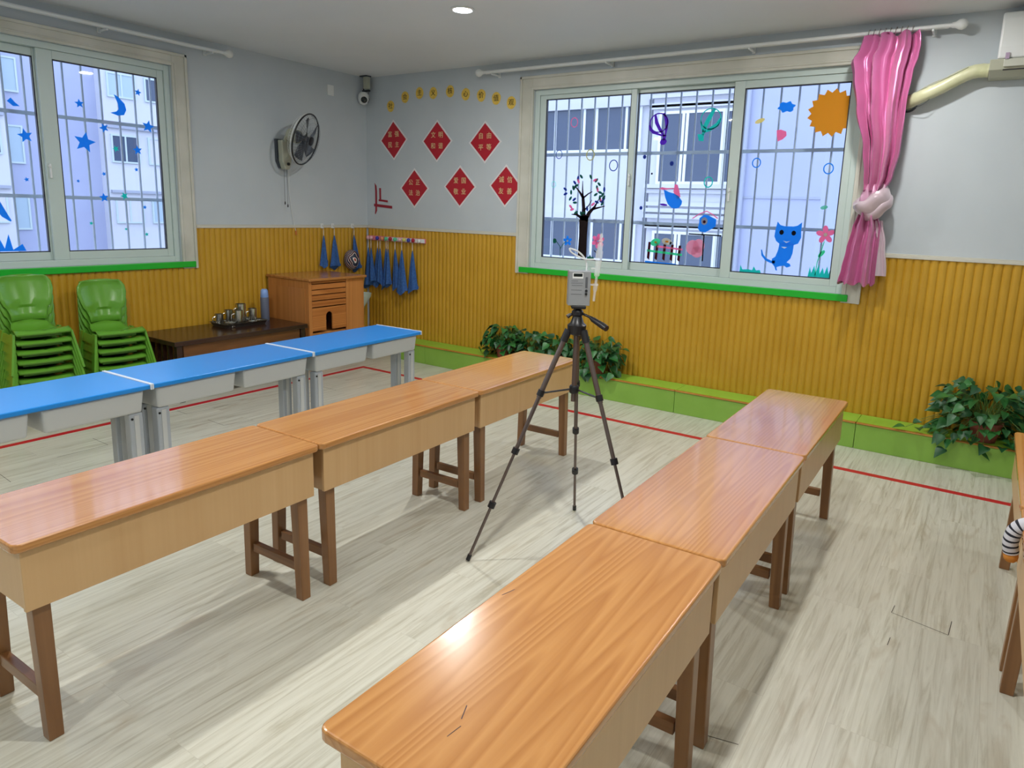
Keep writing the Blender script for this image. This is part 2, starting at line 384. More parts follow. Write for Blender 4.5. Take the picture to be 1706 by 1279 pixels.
# security grilles outside
def grille(plane, us, z0, z1, zs, u0, u1, d, label):
    g = empty('security_grille', ((u0+u1)/2, d, z0) if plane=='B' else (-d,(u0+u1)/2,z0), label=label, cat='window bars')
    P = (lambda u,z:(u,d,z)) if plane=='B' else (lambda u,z:(-d,u,z))
    off = -Vector(g.location)
    for u in us:
        o = MB().tube([P(u,z0),P(u,z1)],.0085,8).build('bar',BARM,g,smooth=True); o.location = off
    for z in zs:
        m = MB()
        if plane=='B': m.box(u0,u1,d-.010,d+.010,z-.013,z+.013)
        else: m.box(-d-.010,-d+.010,u0,u1,z-.013,z+.013)
        o = m.build('cross_rail',BARM,g); o.location = off
grille('B',[2.205+.1335*i for i in range(20)],.95,2.75,[.96,1.477,2.062,2.74],2.06,4.90,.25,'galvanised security bars outside the three-pane window')
grille('A',[-3.96+.130*i for i in range(15)],.95,2.75,[.96,1.536,2.126,2.74],-3.98,-2.06,.25,'galvanised security bars outside the left window with star stickers')

# ------------------------------------------------------------------ outdoors
GZ = -7.0
struct('ground_outside', box(-60, 60, .6, 60, GZ-.2, GZ), GRND)
struct('ground_outside', box(-60, -.6, -40, .6, GZ-.2, GZ), GRND)
def facade_window(root, plane, u0, u1, z0, z1, d, panes, blind=FGL, sgn=1):
    fr = MB(); gl = MB(); t = .07
    def bx(m,a,b,c,e,f,g):
        if plane=='B': m.box(a,b,f,g,c,e)
        else: m.box(-g,-f,a,b,c,e)
    bx(fr,u0,u0+t,z0,z1,d-.06,d+.02); bx(fr,u1-t,u1,z0,z1,d-.06,d+.02); bx(fr,u0+t,u1-t,z0,z0+t,d-.06,d+.02); bx(fr,u0+t,u1-t,z1-t,z1,d-.06,d+.02)
    for p in panes:
        x = u0+(u1-u0)*p; bx(fr,x-t/2,x+t/2,z0+t,z1-t,d-.06,d+.02)
    bx(gl,u0+t*.5,u1-t*.5,z0+t*.5,z1-t*.5,d-.03,d+.01)
    f = fr.build('window',WHT if plane=='B' else ALU,root); gl.build('pane',blind,f)
# B view: low block on the left with long window bands
b1 = empty('apartment_building',(0,0,0),label='white apartment block with dark window bands, behind the tree sticker pane',cat='building')
MB().box(-14,-2.25,12,20,GZ,9).build('wall',FACW,b1)
m = MB()
for k in range(-2,3): m.box(-14,-2.2,11.85,12,1.5+2.95*k-.12,1.5+2.95*k+.02); m.box(-14,-2.2,11.9,12,4.42+2.95*(k-1),4.56+2.95*(k-1))
m.build('sill_band',FACW,b1)
for k in (-2,-1,0,1):
    for i,u in enumerate((-12.4,-9.0,-5.62)):
        facade_window(b1,'B',u,u+3.2,3.2+2.95*k-.02,4.42+2.95*k,11.99,(.17,.46,.58,.86) if i==2 else (.3,.5,.8))
b2 = empty('apartment_building',(0,0,0),label='projecting white bay with stepped mouldings seen through the middle pane of the wide window',cat='building')
MB().box(-2.2,-1.95,12.3,19,GZ,9).build('recessed_wall',FACG,b2)
MB().box(-1.95,.42,11.6,19,GZ,9).build('wall',FACW,b2)
m = MB()
for k in (-1,0,1):
    for z,d in ((1.62,.18),(1.78,.10),(2.10,.10),(2.22,.2),(4.16,.1),(4.42,.14),(1.25,.1)): m.box(-2.02,.45,11.6-d,11.6,z+2.95*k,z+.1+2.95*k)
m.build('moulding',FACW,b2)
for k in (-2,-1,0,1):
    facade_window(b2,'B',-1.75,-.05,2.32+2.95*k,4.1+2.95*k,11.58,(.38,.44))
    facade_window(b2,'B',-.04,.34,2.32+2.95*k,4.1+2.95*k,11.58,())
b3 = empty('apartment_building',(0,0,0),label='plain blue grey building wall behind the cat and sun stickers',cat='building')
MB().box(.46,2.36,11.2,19,GZ,9).build('wall',FACB,b3)
m = MB(); 
for z in (2.0,4.95,-.95): m.box(.46,2.37,11.17,11.2,z,z+.04)
m.build('joint_line',FACG,b3)
MB().tube([(.60,11.1,GZ),(.60,11.1,9)],.06,8).build('downpipe',FACG,b3)
b4 = empty('tower_block',(0,0,0),label='distant pale tower just left of the pink curtain',cat='building')
MB().box(5.2,12,34,40,GZ,6.6).build('wall',FACW,b4)
for k in range(5):
    for i in range(4): facade_window(b4,'B',5.6+1.5*i,6.6+1.5*i,-4.4+2.6*k-.6,-4.4+2.6*k+.8,33.98,(.5,),FGL2)
b5 = empty('shed_roof',(0,0,0),label='turquoise shed roof low outside beyond the red flower sticker',cat='roof')
MB().prism([(2.8,-.55),(6.2,-.55),(6.2,-.1),(2.8,.1)],14,17,'B').build('roof_sheet',mat('turquoise_roof',(70,180,200),.5),b5)
MB().box(3.0,6.0,14.2,16.8,GZ,-.5).build('wall',FACW,b5)
# A view, farther away
b6 = empty('apartment_building',(0,0,0),label='white apartment block beyond the left window, right of the blue grey bay',cat='building')
MB().box(-36,-28,10.75,22,GZ-4,14).build('wall',FACW,b6)
b7 = empty('apartment_building',(0,0,0),label='blue grey stair bay of the block seen through the left window',cat='building')
MB().box(-36,-28.6,6.95,10.75,GZ-4,14).build('wall',FACB,b7)
b8 = empty('apartment_building',(0,0,0),label='white apartment block beyond the left window, left of the blue grey bay',cat='building')
MB().box(-36,-28,-4,6.95,GZ-4,14).build('wall',FACW,b8)
for k,(z0,z1) in enumerate(((8.7,9.95),(5.93,7.0),(3.09,4.33),(.37,1.5),(-2.6,-1.3))):
    for i,u in enumerate((10.95,12.6,14.4)):
        facade_window(b6,'A',u,u+1.25,z0,z1,27.98,(.5,),[CURT2,FGL2,FGL][(k+i)%3])
    facade_window(b7,'A',7.15,7.75,z0-.3,z1,28.58,(),FGL2)
    for i,u in enumerate((-1.5,.6,2.6,4.3,5.7)):
        facade_window(b8,'A',u,u+1.05,z0,z1,27.98,(.5,),[FGL,CURT2,FGL2][(k+i)%3])
for b,u0,u1 in ((b6,10.8,20),(b8,-4,6.9)):
    m = MB()
    for z in (7.3,4.6,1.75,-1.0): m.box(-28,-27.85,u0,u1,z,z+.12)
    m.build('floor_band',FACG,b)
b9 = empty('awning',(0,0,0),label='red awning low outside the bottom edge of the left window',cat='awning')
MB().box(-20.4,-19,5.9,7.2,-.45,-.30).build('canopy',mat('red_awning',(225,90,110),.6),b9)
MB().tube([(-19.1,6.0,GZ),(-19.1,6.0,-.45)],.05,6).build('post',FACG,b9); MB().tube([(-19.1,7.1,GZ),(-19.1,7.1,-.45)],.05,6).build('post',FACG,b9)

# ------------------------------------------------------------------ ceiling lights
lamps = [(2.54,-1.52,50),(5.02,-.88,34),(2.54,-4.1,64),(5.02,-3.7,62),(7.0,-2.4,14),(6.9,-5.6,22),(4.2,-6.3,40),(.6,-6.0,34)]
lnames = ['round ceiling downlight in view above the middle of the room','ceiling downlight near the pink curtain','ceiling downlight above the middle desk row','ceiling downlight above the right desk row',
 'ceiling downlight at the right wall near the windows','ceiling downlight in the right rear corner','ceiling downlight behind the right desk row','ceiling downlight in the left rear corner']
for (x,y,p),nm in zip(lamps,lnames):
    e_ = empty('downlight',(x,y,CH),label=nm,cat='ceiling light',group='downlights in the ceiling')
    MB().lathe([(.062,-.001),(.082,-.001),(.085,-.006),(.066,-.010),(.062,-.004)],n=28,cap=False).build('trim_ring',WHT,e_,smooth=True)
    MB().lathe([(.0615,-.001),(.0615,-.006)],n=28).build('diffuser',LAMP,e_)
    ld = bpy.data.lights.new('downlight_lamp','AREA'); ld.shape = 'DISK'; ld.size = .12; ld.energy = p*.54; ld.color = (1.0,.985,.95)
    lo = bpy.data.objects.new('lamp',ld); COL.objects.link(lo); lo.parent = e_; lo.location = (0,0,-.012)

# ------------------------------------------------------------------ floor tape and green step
m = MB(); m.box(.70,6.6,-.785,-.735,0,.0012); m.box(.70,.75,-7.0,-.785,0,.0012)
tag(m.build('floor_tape',TAPE),'red tape line on the floor running parallel to both walls','floor tape')
xs = [.62,2.05,2.407+.0,3.734,5.061,6.388,7.7]
xs = [.62,1.08,2.407,3.734,5.061,6.388,7.7]
wh = ['short end near the washcloth rack','behind the potted plants on the left','under the middle of the wide window','under the curtain side of the wide window','carrying the large plant at the right','at the far right edge']
for i in range(len(xs)-1):
    a,b = xs[i]+.0015, xs[i+1]-.0015
    e_ = empty('wall_step',((a+b)/2,-.14,0),label='low green step unit, '+wh[i],cat='step',group='green step units along the window wall')
    off = (-(a+b)/2,.14,0)
    o = MB().box(a,b,-.268,-.02,0,.176).build('body',STEP,e_,bevel=.003); o.location = off
    o = MB().box(a,b,-.245,-.02,.1765,.185).build('top',noisy('green_step_top',(140,192,60),(150,202,70),nscale=4,rough=.35),e_); o.location = off
    o = MB().box(a,b,-.275,-.2455,.1765,.187).build('nosing',LIP,e_,bevel=.004); o.location = off

# ------------------------------------------------------------------ wooden desks
DL, DW, DH = 1.031, .412, .633
def wooden_desk(label, group):
    t = empty('wooden_desk',label=label,cat='desk',group=group)
    hx, hy = DW/2, DL/2
    # rounded-corner top
    pts = []; r = .022
    for cx_,cy_,a0 in ((hx-r,hy-r,0),(-hx+r,hy-r,90),(-hx+r,-hy+r,180),(hx-r,-hy+r,270)):
        for k in range(5): a = radians(a0+22.5*k); pts.append((cx_+r*cos(a),cy_+r*sin(a)))
    MB().prism(pts,DH-.026,DH,'Z').build('desk_top',WTOP,t,bevel=.006,seg=3)
    MB().box(hx-.030,hx-.016,-hy+.022,hy-.022,.425,DH-.0265).build('apron',WAPR,t,bevel=.002)
    for s in (-1,1): MB().box(-hx+.030,hx-.0305,s*(hy-.034)-.007,s*(hy-.034)+.007,.425,DH-.0265).build('side_panel',WAPR,t,bevel=.002)
    MB().box(-hx+.035,hx-.031,-hy+.042,hy-.042,.43,.44).build('shelf',WAPR,t)
    for sx in (-1,1):
        for sy in (-1,1):
            cx_ = sx*(hx-.056); cy_ = sy*(hy-.066); a=.0235; b=.020; dx=sx*.012; 
            # slightly splayed, tapering leg
            lo = [(cx_+dx+p*b,cy_+q*b,0) for p,q in ((-1,-1),(1,-1),(1,1),(-1,1))]; hi = [(cx_+p*a,cy_+q*a,.4295) for p,q in ((-1,-1),(1,-1),(1,1),(-1,1))]
            MB().hexa(lo,hi).build('leg',WLEG,t,bevel=.003)
    for sy in (-1,1):
        y = sy*(hy-.066); MB().box(-hx+.076,hx-.076,y-.013,y+.013,.115,.152).build('stretcher',WSTR,t,bevel=.002)
    return t
proto = wooden_desk('x','x')
def place_desk(row, k, label, group, first=False):
    X1,Y0,a,L = row; L_ = 1.0367
    t = proto if first else copy_tree(proto)
    dx, dy = -.207, -(k+.5)*L_
    t.location = (X1+dx*cos(a)-dy*sin(a), Y0+dx*sin(a)+dy*cos(a), 0); t.rotation_euler = (0,0,a)
    tag(t,label,'desk',group); return t
Mrow = (3.584,-1.592,.0192,0); Rrow = (5.176,-1.543,.0124,0)
place_desk(Mrow,0,'orange wooden desk at the far end of the middle row, behind the tripod','wooden desks in the middle row',True)
place_desk(Mrow,1,'orange wooden desk in the centre of the middle row','wooden desks in the middle row')
place_desk(Mrow,2,'orange wooden desk at the near left end of the middle row','wooden desks in the middle row')
place_desk(Rrow,0,'wooden desk at the far end of the right row, its top reflecting the window','wooden desks in the right row')
place_desk(Rrow,1,'wooden desk in the centre of the right row, to the right of the tripod','wooden desks in the right row')
r3 = place_desk(Rrow,2,'wooden desk nearest the camera in the bottom foreground, with pen marks on its top','wooden desks in the right row')
for k,nm in ((0,'wooden desk at the right edge with two legs in view, beside the large plant'),(1,'wooden desk at the right edge nearer the camera, with the striped toy on its end')):
    t = copy_tree(proto); t.rotation_euler = (0,0,pi); t.location = (5.885+.206,-1.60-1.0367*(k+.5),0); tag(t,nm,'desk','wooden desks in the row at the right edge')
def strokes(name, pts, m_, parent, z):
    m = MB()
    for (x0,y0,x1,y1,w_) in pts:
        d = Vector((x1-x0,y1-y0,0)).normalized(); n = Vector((-d.y,d.x,0))*w_
        m.add([(x0+n.x,y0+n.y,z),(x1+n.x,y1+n.y,z),(x1-n.x,y1-n.y,z),(x0-n.x,y0-n.y,z)],[(0,1,2,3)])
    return m.build(name,m_,parent)
strokes('pen_mark',[(-.02,-.318,-.006,-.352,.0010),(.0,-.40,.004,-.366,.0008),(-.186,.03,-.175,.07,.0010)],mat('ink_mark',(60,44,50),.5),r3,DH+.0003)

# ------------------------------------------------------------------ blue desks
def blue_desk():
    t = empty('blue_desk'); W = .455; hx,hy = W/2, 1.0285/2
    MB().box(-hx,hx,-hy+.008,hy-.008,DH-.024,DH).build('desk_top',BLUE,t,bevel=.005,seg=3)
    for s in (-1,1): MB().box(-hx-.002,hx+.002,min(s*(hy-.0075),s*hy),max(s*(hy-.0075),s*hy),DH-.027,DH+.003).build('end_trim',WPLA,t,bevel=.002)
    for s in (-1,1):
        y0,y1 = (.024,.484) if s>0 else (-.484,-.024)
        a = .010
        lo = [(-hx+.06+a,y0+a,.492),(hx-.020-a,y0+a,.492),(hx-.020-a,y1-a,.492),(-hx+.06+a,y1-a,.492)]
        hi = [(-hx+.05,y0,DH-.0245),(hx-.018,y0,DH-.0245),(hx-.018,y1,DH-.0245),(-hx+.05,y1,DH-.0245)]
        MB().hexa(lo,hi).build('storage_tray',GPLA,t,bevel=.014,seg=4)
        for xx in (.165,.03):
            yy = s*.445; l = MB().box(xx-.026,xx+.026,yy-.034,yy+.034,.02,.4915).build('leg',LEGM,t,bevel=.008,seg=3)
            MB().box(xx+.0262,xx+.029,yy-.012,yy+.012,.03,.48).build('leg_rib',GPLA,l)
            MB().lathe([(.006,0),(.006,.004)],T=Matrix.Translation((xx+.026,yy-.022,.465)) @ Matrix.Rotation(pi/2,4,'Y'),n=10).build('bolt',BOLT,l)
        MB().box(-.17,hx-.02,s*.445-.03,s*.445+.03,0,.0195).build('foot_bar',LEGM,t,bevel=.005)
    return t
bp_ = blue_desk(); L_ = 1.0305; a = .0349
for k,nm in enumerate(('blue-topped desk at the far right end of its row, near the wall step','blue-topped desk in the centre of its row, in front of the dark bench','blue-topped desk at the left edge, in front of the green chair stacks')):
    t = bp_ if k==0 else copy_tree(bp_); dx,dy = -.2275, -(k+.5)*L_
    t.location = (2.197+dx*cos(a)-dy*sin(a), -1.5345+dx*sin(a)+dy*cos(a), 0); t.rotation_euler = (0,0,a); tag(t,nm,'desk','blue desks in the left row')

# ------------------------------------------------------------------ green chairs
def green_chair():
    """child's stacking chair: seat front towards +x, back near x=-.16; floor at z=0, seat at .27"""
    t = empty('child_chair')
    # shell profile (x,z) from front rim over the seat to the back top, half width along it
    seat = [(.176,.250,.154),(.178,.260,.158),(.168,.269,.160),(.13,.270,.158),(.06,.258,.146),(-.02,.250,.134),(-.09,.258,.120),(-.128,.280,.108),(-.146,.310,.104)]
    back = [(-.1465,.3105,.104),(-.158,.355,.106),(-.170,.395,.120),(-.160,.415,.138),(-.172,.46,.152),(-.186,.52,.165),(-.196,.57,.160),(-.202,.60,.140),(-.198,.612,.120)]
    def sheet(prof, cup, nm):
        m = MB(); rows = []; n = 12
        for (x,z,h) in prof:
            r = []
            for j in range(n+1):
                u = -1+2*j/n; e = u*u
                r.append((x+(cup*e if nm=='backrest' else -.012*e*(x>.1)), h*u, z+(.012*e if nm=='seat' and x<.15 else 0)))
            rows.append(r)
        m.loops(rows,cap=False,closed=False)
        o = m.build(nm,GCH,t,smooth=True,solid=.007); return o
    sheet(seat,0,'seat'); sheet(back,.035,'backrest')
    MB().box(-.11,.105,-.118,.118,.222,.243).build('under_seat_filler',GCH,t,bevel=.003)  # solid box added under the seat to darken the gaps between stacked chairs
    for s in (-1,1):
        for (x0,x1,xb0,xb1) in ((.085,.150,.150,.200),(-.125,-.070,-.185,-.135)):
            y = s*.163; yb = s*.205; h = .008
            hi = [(x0,y-h,.262),(x1,y-h,.262),(x1,y+h,.262),(x0,y+h,.262)]; lo = [(xb0,yb-h,0),(xb1,yb-h,0),(xb1,yb+h,0),(xb0,yb+h,0)]
            MB().hexa(lo,hi).build('leg',GCH,t,bevel=.004)
        MB().hexa([(-.12,s*.176-.004,.19),(.14,s*.176-.004,.19),(.14,s*.176+.004,.19),(-.12,s*.176+.004,.19)],[(-.10,s*.165-.004,.25),(.12,s*.165-.004,.25),(.12,s*.165+.004,.25),(-.10,s*.165+.004,.25)]).build('side_rail',GCH,t)
    MB().tube([(-.202,-.13,.601),(-.206,-.06,.612),(-.207,0,.614),(-.206,.06,.612),(-.202,.13,.601)],.006,8).build('top_rim',GCH,t,smooth=True)
    return t
cp = green_chair(); first = True
ords = ['topmost','second from the top','third from the top','fourth from the top','fifth from the top','sixth from the top','lowest']
for (x,y,n,rz,nm) in ((.33,-3.355,7,-.10,'taller stack at the left edge'),(.33,-2.86,6,-.10,'shorter stack beside the dark bench')):
    for k in range(n):
        t = cp if first else copy_tree(cp); first = False
        j = n-1-k; o_ = ords[6] if k == 0 else ords[j]
        t.location = (x+.004*k,y,.065*k); t.rotation_euler = (0,0,rz)
        tag(t,'green child chair, '+o_+' in the '+nm,'chair','green chairs in the '+nm.split(' at')[0].split(' beside')[0])

# ------------------------------------------------------------------ dark bench, cabinet
bn = empty('low_bench',(.33,-1.92,0),label='low dark brown wooden bench against the left wall, carrying the cup tray',cat='bench')
def sub(mb,nm,mt,par,**k): o = mb.build(nm,mt,par,**k); o.location = -Vector(par.location); return o
sub(MB().box(.03,.63,-2.56,-1.325,.445,.482),'bench_top',DARKW,bn,bevel=.006)
sub(MB().box(.585,.605,-2.48,-1.40,.10,.4445),'front_panel',DARKP,bn)
for y in (-2.54,-1.345-.05):
    for x in (.05,.575): sub(MB().box(x,x+.045,y,y+.045,0,.4445),'leg',DARKW,bn,bevel=.003)
for i in range(5): sub(MB().box(.14+.085*i,.165+.085*i,-2.538,-2.51,.08,.4445),'slat',DARKW,bn)
sub(MB().box(.095,.574,-2.535,-2.512,.04,.079),'rail',DARKW,bn)

cb = empty('wooden_cabinet',(.33,-.97,0),label='orange pine cabinet with drawers and an arched opening, under the hanging towels',cat='cabinet')
sub(MB().box(.03,.650,-1.315,-.63,.862,.885),'cabinet_top',CABT,cb,bevel=.005)
m = MB(); m.box(.04,.60,-1.30,-1.282,.12,.8615); m.box(.04,.60,-.66,-.642,.12,.8615); m.box(.06,.42,-1.28,-.70,0,.12); m.box(.04,.052,-1.2815,-.6605,0,.8615); m.box(.052,.59,-1.2815,-.6605,.36,.378); m.box(.60,.618,-1.30,-1.265,.12,.8615); m.box(.60,.618,-.862,-.642,.12,.8615)
m.box(.59,.6,-1.265,-.862,.74,.75)
sub(m,'body',CABW,cb,bevel=.002)
sub(MB().box(.08,.57,-1.304,-1.3005,.12,.79),'side_panel',CABW,cb)
for (z0,z1) in ((.835,.858),(.782,.828),(.735,.775),(.682,.728),(.622,.674)):
    d = sub(MB().box(.585,.615,-1.262,-.865,z0,z1),'drawer',CABD,cb,bevel=.003)
# door with arched cutout
pts = [(-1.262,.40),(-1.262,.612),(-.865,.612),(-.865,.40),(-1.03,.40)]
arch = [(-1.03,.40),(-1.03,.53)]+[(-1.068+.038*cos(radians(a_)),.53+.038*sin(radians(a_))) for a_ in range(15,180,15)]+[(-1.106,.53),(-1.106,.40)]
m = MB(); m.prism([(-1.262,.40),(-1.262,.612),(-1.068,.612)]+[(y,z) for y,z in arch if y<=-1.067],.60,.614,'A'); m.prism([(-1.068,.612),(-.865,.612),(-.865,.40)]+[(y,z) for y,z in arch if y>=-1.069],.60,.614,'A')
sub(m,'arched_door',CABD,cb)
sub(MB().box(.25,.34,-1.15,-1.02,.3785,.52),'box_inside',mat('green_box',(120,140,50),.6),cb)
# things on the bench
tr = empty('metal_tray',(.25,-1.76,.482),label='stainless steel tray of cups on the dark bench',cat='tray')
def rrect(hx,hy,r,n=5):
    p = []
    for cx_,cy_,a0 in ((hx-r,hy-r,0),(-hx+r,hy-r,90),(-hx+r,-hy+r,180),(hx-r,-hy+r,270)):
        for k in range(n): a = radians(a0+90*k/(n-1)); p.append((cx_+r*cos(a),cy_+r*sin(a)))
    return p
rows = [[(x,y,z) for x,y in rrect(a,b,.03)] for a,b,z in ((.115,.19,.0),(.13,.205,.035),(.136,.211,.035),(.127,.202,.028),(.112,.187,.004))]
MB().loops(rows).build('tray_body',mat('tray_steel',(120,120,116),.3,.9),tr,smooth=True)
def cup(x,y,h,r,lab,lid=False,handle=True,z=.4865,kind='steel_cup',cat='cup'):
    h *= 1.15; r *= 1.12
    e_ = empty(kind,(x,y,z),label=lab,cat=cat,group='steel cups on the tray')
    MB().lathe([(r*.9,0),(r*.95,h*.5),(r,h),(r*.93,h),(r*.85,.004)],n=20).build('cup_body',STEEL,e_,smooth=True)
    if handle: MB().tube([(0,-r*.93,h*.8),(0,-r-.022,h*.75),(0,-r-.026,h*.5),(0,-r-.018,h*.25),(0,-r*.93,h*.2)],.0035,6).build('handle',STEEL,e_,smooth=True)
    return e_
for q in ((.18,-1.905,.085,.032,'steel mug at the left back end of the tray'),(.16,-1.80,.105,.033,'steel mug behind the tallest mug on the tray'),(.30,-1.80,.115,.036,'front steel mug in the middle of the tray'),(.21,-1.715,.15,.040,'tallest shiny steel mug near the middle of the tray'),(.21,-1.60,.105,.034,'steel mug at the right end of the tray, beside the thermos')): cup(*q)
for q in ((.33,-1.895,.035,.042,'low steel bowl at the front left of the tray'),(.33,-1.68,.025,.036,'small steel dish at the front centre of the tray'),(.30,-1.60,.022,.03,'smallest steel dish at the front right of the tray')):
    cup(*q,handle=False,kind='steel_bowl',cat='bowl')
th = empty('thermos_bottle',(.20,-1.46,.482),label='grey thermos bottle with a light blue cap, standing between the tray and the cabinet',cat='bottle')
MB().lathe([(.036,0),(.038,.01),(.038,.2),(.034,.212)],n=24).build('bottle_body',mat('thermos_grey',(96,104,124),.4),th,smooth=True)
MB().lathe([(.034,.2125),(.036,.216),(.032,.275),(.020,.288),(.001,.29)],n=24).build('cap',mat('thermos_cap',(130,165,225),.35),th,smooth=True)

# ------------------------------------------------------------------ corner stand
st = empty('funnel_stand',(.17,-.26,0),label='white funnel on a stand in the corner beside the cabinet',cat='stand')
MB().lathe([(.11,0),(.10,.03),(.02,.05)],n=24).build('base',DGREY,st,smooth=True)
MB().lathe([(.016,.051),(.016,.44)],n=14).build('pole',WHT,st,smooth=True)
MB().lathe([(.018,.4405),(.03,.49),(.10,.60),(.105,.635),(.098,.635),(.02,.50)],n=24).build('funnel',mat('pale_green_plastic',(200,216,205),.4),st,smooth=True)

# ------------------------------------------------------------------ towels, hooks, rack
def towel(x,y,ztop,L,w,plane,label,group,seed,side=0):
    rnd = random.Random(seed); n = 20; rows = []
    ph = rnd.uniform(0,6); k = 12
    for i in range(k+1):
        t = i/k; hw = .004+w*(t**.8); dp = .003+.020*t**.7; z = ztop-L*t; r = []
        for j in range(n):
            a = 2*pi*j/n; rip = 1+.20*t*sin(3*a+ph)
            zz = z
            if i == k: zz = z+.07*abs(sin(a*.5+ph*.5+.6))*(1+.3*cos(a))
            elif i > k-3: zz = z+.02*abs(sin(a*.5+ph*.5+.6))
            u = hw*cos(a)*rip+side*t*.02; d = dp*sin(a)*(1+.35*sin(4*a+ph))
            r.append((x+u,y-d,zz) if plane=='B' else (x+d,y+u,zz))
        rows.append(r)
    e_ = empty('hand_towel',(x,y,ztop),label=label,cat='towel',group=group)
    off = (-x,-y,-ztop)
    o = MB().loops(rows).build('cloth',TOWEL,e_,smooth=True); o.location = off
    dy = -.012 if plane=='B' else 0; dx = .012 if plane=='A' else 0
    tp = ztop+.085 if plane=='B' else ztop+.075
    pts_ = [(x,y,ztop-.003),(x+(.004 if plane=='B' else 0),y+(.004 if plane=='A' else 0),(ztop+tp)/2),(x,y,tp),(x-(.004 if plane=='B' else 0),y-(.004 if plane=='A' else 0),(ztop+tp)/2),(x,y,ztop-.003)]
    o = MB().tube(pts_,.0015,5).build('hanging_loop',WHT,e_); o.location = off
    return e_
hr = empty('hook_rack',(.44,-.02,1.2),label='pink and white coat hook rack with colourful knobs beside the corner',cat='hook rack')
sub(MB().box(.03,.865,-.036,-.0185,1.185,1.232),'back_board',[mat('pink_board',(226,130,150),.5)],hr,bevel=.003)
sub(MB().box(.30,.862,-.0375,-.0362,1.190,1.228),'white_face',WHT,hr)
kc = [(.06,'pale_pink',(230,180,190)),(.11,'pale_pink',(230,180,190)),(.20,'royal_blue',(50,60,170)),(.276,'peach',(230,150,110)),(.33,'mint',(90,200,150)),(.392,'crimson',(170,20,50)),(.462,'mint',(90,200,150)),(.53,'pale_pink',(230,180,190)),(.591,'lemon',(220,210,110)),(.655,'royal_blue',(50,60,170)),(.718,'crimson',(170,20,50)),(.80,'white_plastic',(226,230,230))]
for x,nm,c in kc:
    o = MB().lathe([(.001,-.014),(.010,-.012),(.016,-.006),(.016,.004),(.010,.010),(.001,.012)],n=14,T=Matrix.Translation((x,-.055,1.210))@Matrix.Scale(1.25,4)@Matrix.Rotation(pi/2,4,'X')).build('knob',mat('knob_'+nm,c,.35),hr,smooth=True); o.location = -Vector(hr.location)
    o = MB().tube([(x,-.0378,1.195),(x,-.075,1.186),(x,-.078,1.20)],.003,6).build('hook',STEEL,hr); o.location = -Vector(hr.location)
tx = [(.082,.060,.46,-1),(.150,.046,.40,1),(.218,.052,.43,-1),(.285,.040,.40,0),(.345,.050,.45,-1),(.402,.044,.42,0),(.475,.060,.44,1),(.600,.070,.47,0),(.722,.066,.45,0)]
on = ['leftmost, next to the corner','second from the corner','third from the corner','fourth from the corner','fifth from the corner','sixth from the corner','seventh, last of the crowded bunch','wide one hanging alone, second from the right','rightmost of the rack']
for i,((x,w_,L,sd),nm) in enumerate(zip(tx,on)):
    towel(x,-.066-.030*(i%2),1.105,L,w_,'B','blue towel on the hook rack, '+nm,'blue towels on the hook rack',i+3,sd)
for i,(y,w_,L,nm) in enumerate(((-.636,.048,.33,'blue towel with a narrow fold on the left wall hook farthest from the corner'),(-.50,.062,.36,'blue towel on the middle hook of the left wall'),(-.235,.058,.40,'blue towel on the left wall hook beside the patterned ball'))):
    towel(.045,y,1.235,L,w_,'A',nm,'blue towels on the left wall hooks',30+i,(0,0,1.5)[i])
    h = empty('adhesive_hook',(0,y,1.33),label=('clear adhesive hook on the chair rail, holding the left of three towels','clear adhesive hook on the chair rail, holding the middle of three towels','clear adhesive hook on the chair rail nearest the corner')[i],cat='hook',group='adhesive hooks on the left wall')
    MB().box(.0202,.0235,-.017,.017,-.022,.026).build('pad',WHT,h,bevel=.002)
    MB().tube([(.0237,0,.012),(.045,0,-.01),(.049,0,-.022),(.043,0,-.030),(.034,0,-.022)],.0022,6).build('hook',STEEL,h,smooth=True)
# patterned ball in a net
ball = MB(); rows = []
def ballmat():
    m = mat('patterned_ball',(220,220,215),.5); nt,N,L,b = nodes(m)
    t = N.new('ShaderNodeTexCoord'); v = N.new('ShaderNodeTexWave'); v.inputs['Scale'].default_value = 9; v.inputs['Distortion'].default_value = 9; v.inputs['Detail'].default_value = 1
    r = N.new('ShaderNodeValToRGB'); r.color_ramp.interpolation = 'CONSTANT'; e = r.color_ramp.elements
    e[0].color = lin((40,46,70)); e[1].position = .35; e[1].color = lin((226,220,210)); q = e.new(.65); q.color = lin((170,50,40)); q = e.new(.8); q.color = lin((50,50,60))
    L.new(t.outputs['Object'],v.inputs[0]); L.new(v.outputs[0],r.inputs[0]); L.new(r.outputs[0],b.inputs['Base Color']); return m
bl = empty('patterned_ball',(.10,-.325,.985),label='red, white and navy patterned ball hanging behind the corner towel',cat='ball')
MB().lathe([(.078*sin(pi*i/14)+.0005,-.105*cos(pi*i/14)) for i in range(15)],n=26).build('ball_body',ballmat(),bl,smooth=True)
MB().tube([(0,0,.105),(-.03,.03,.25),(-.052,.09,.312)],.0015,5).build('cord',DGREY,bl)

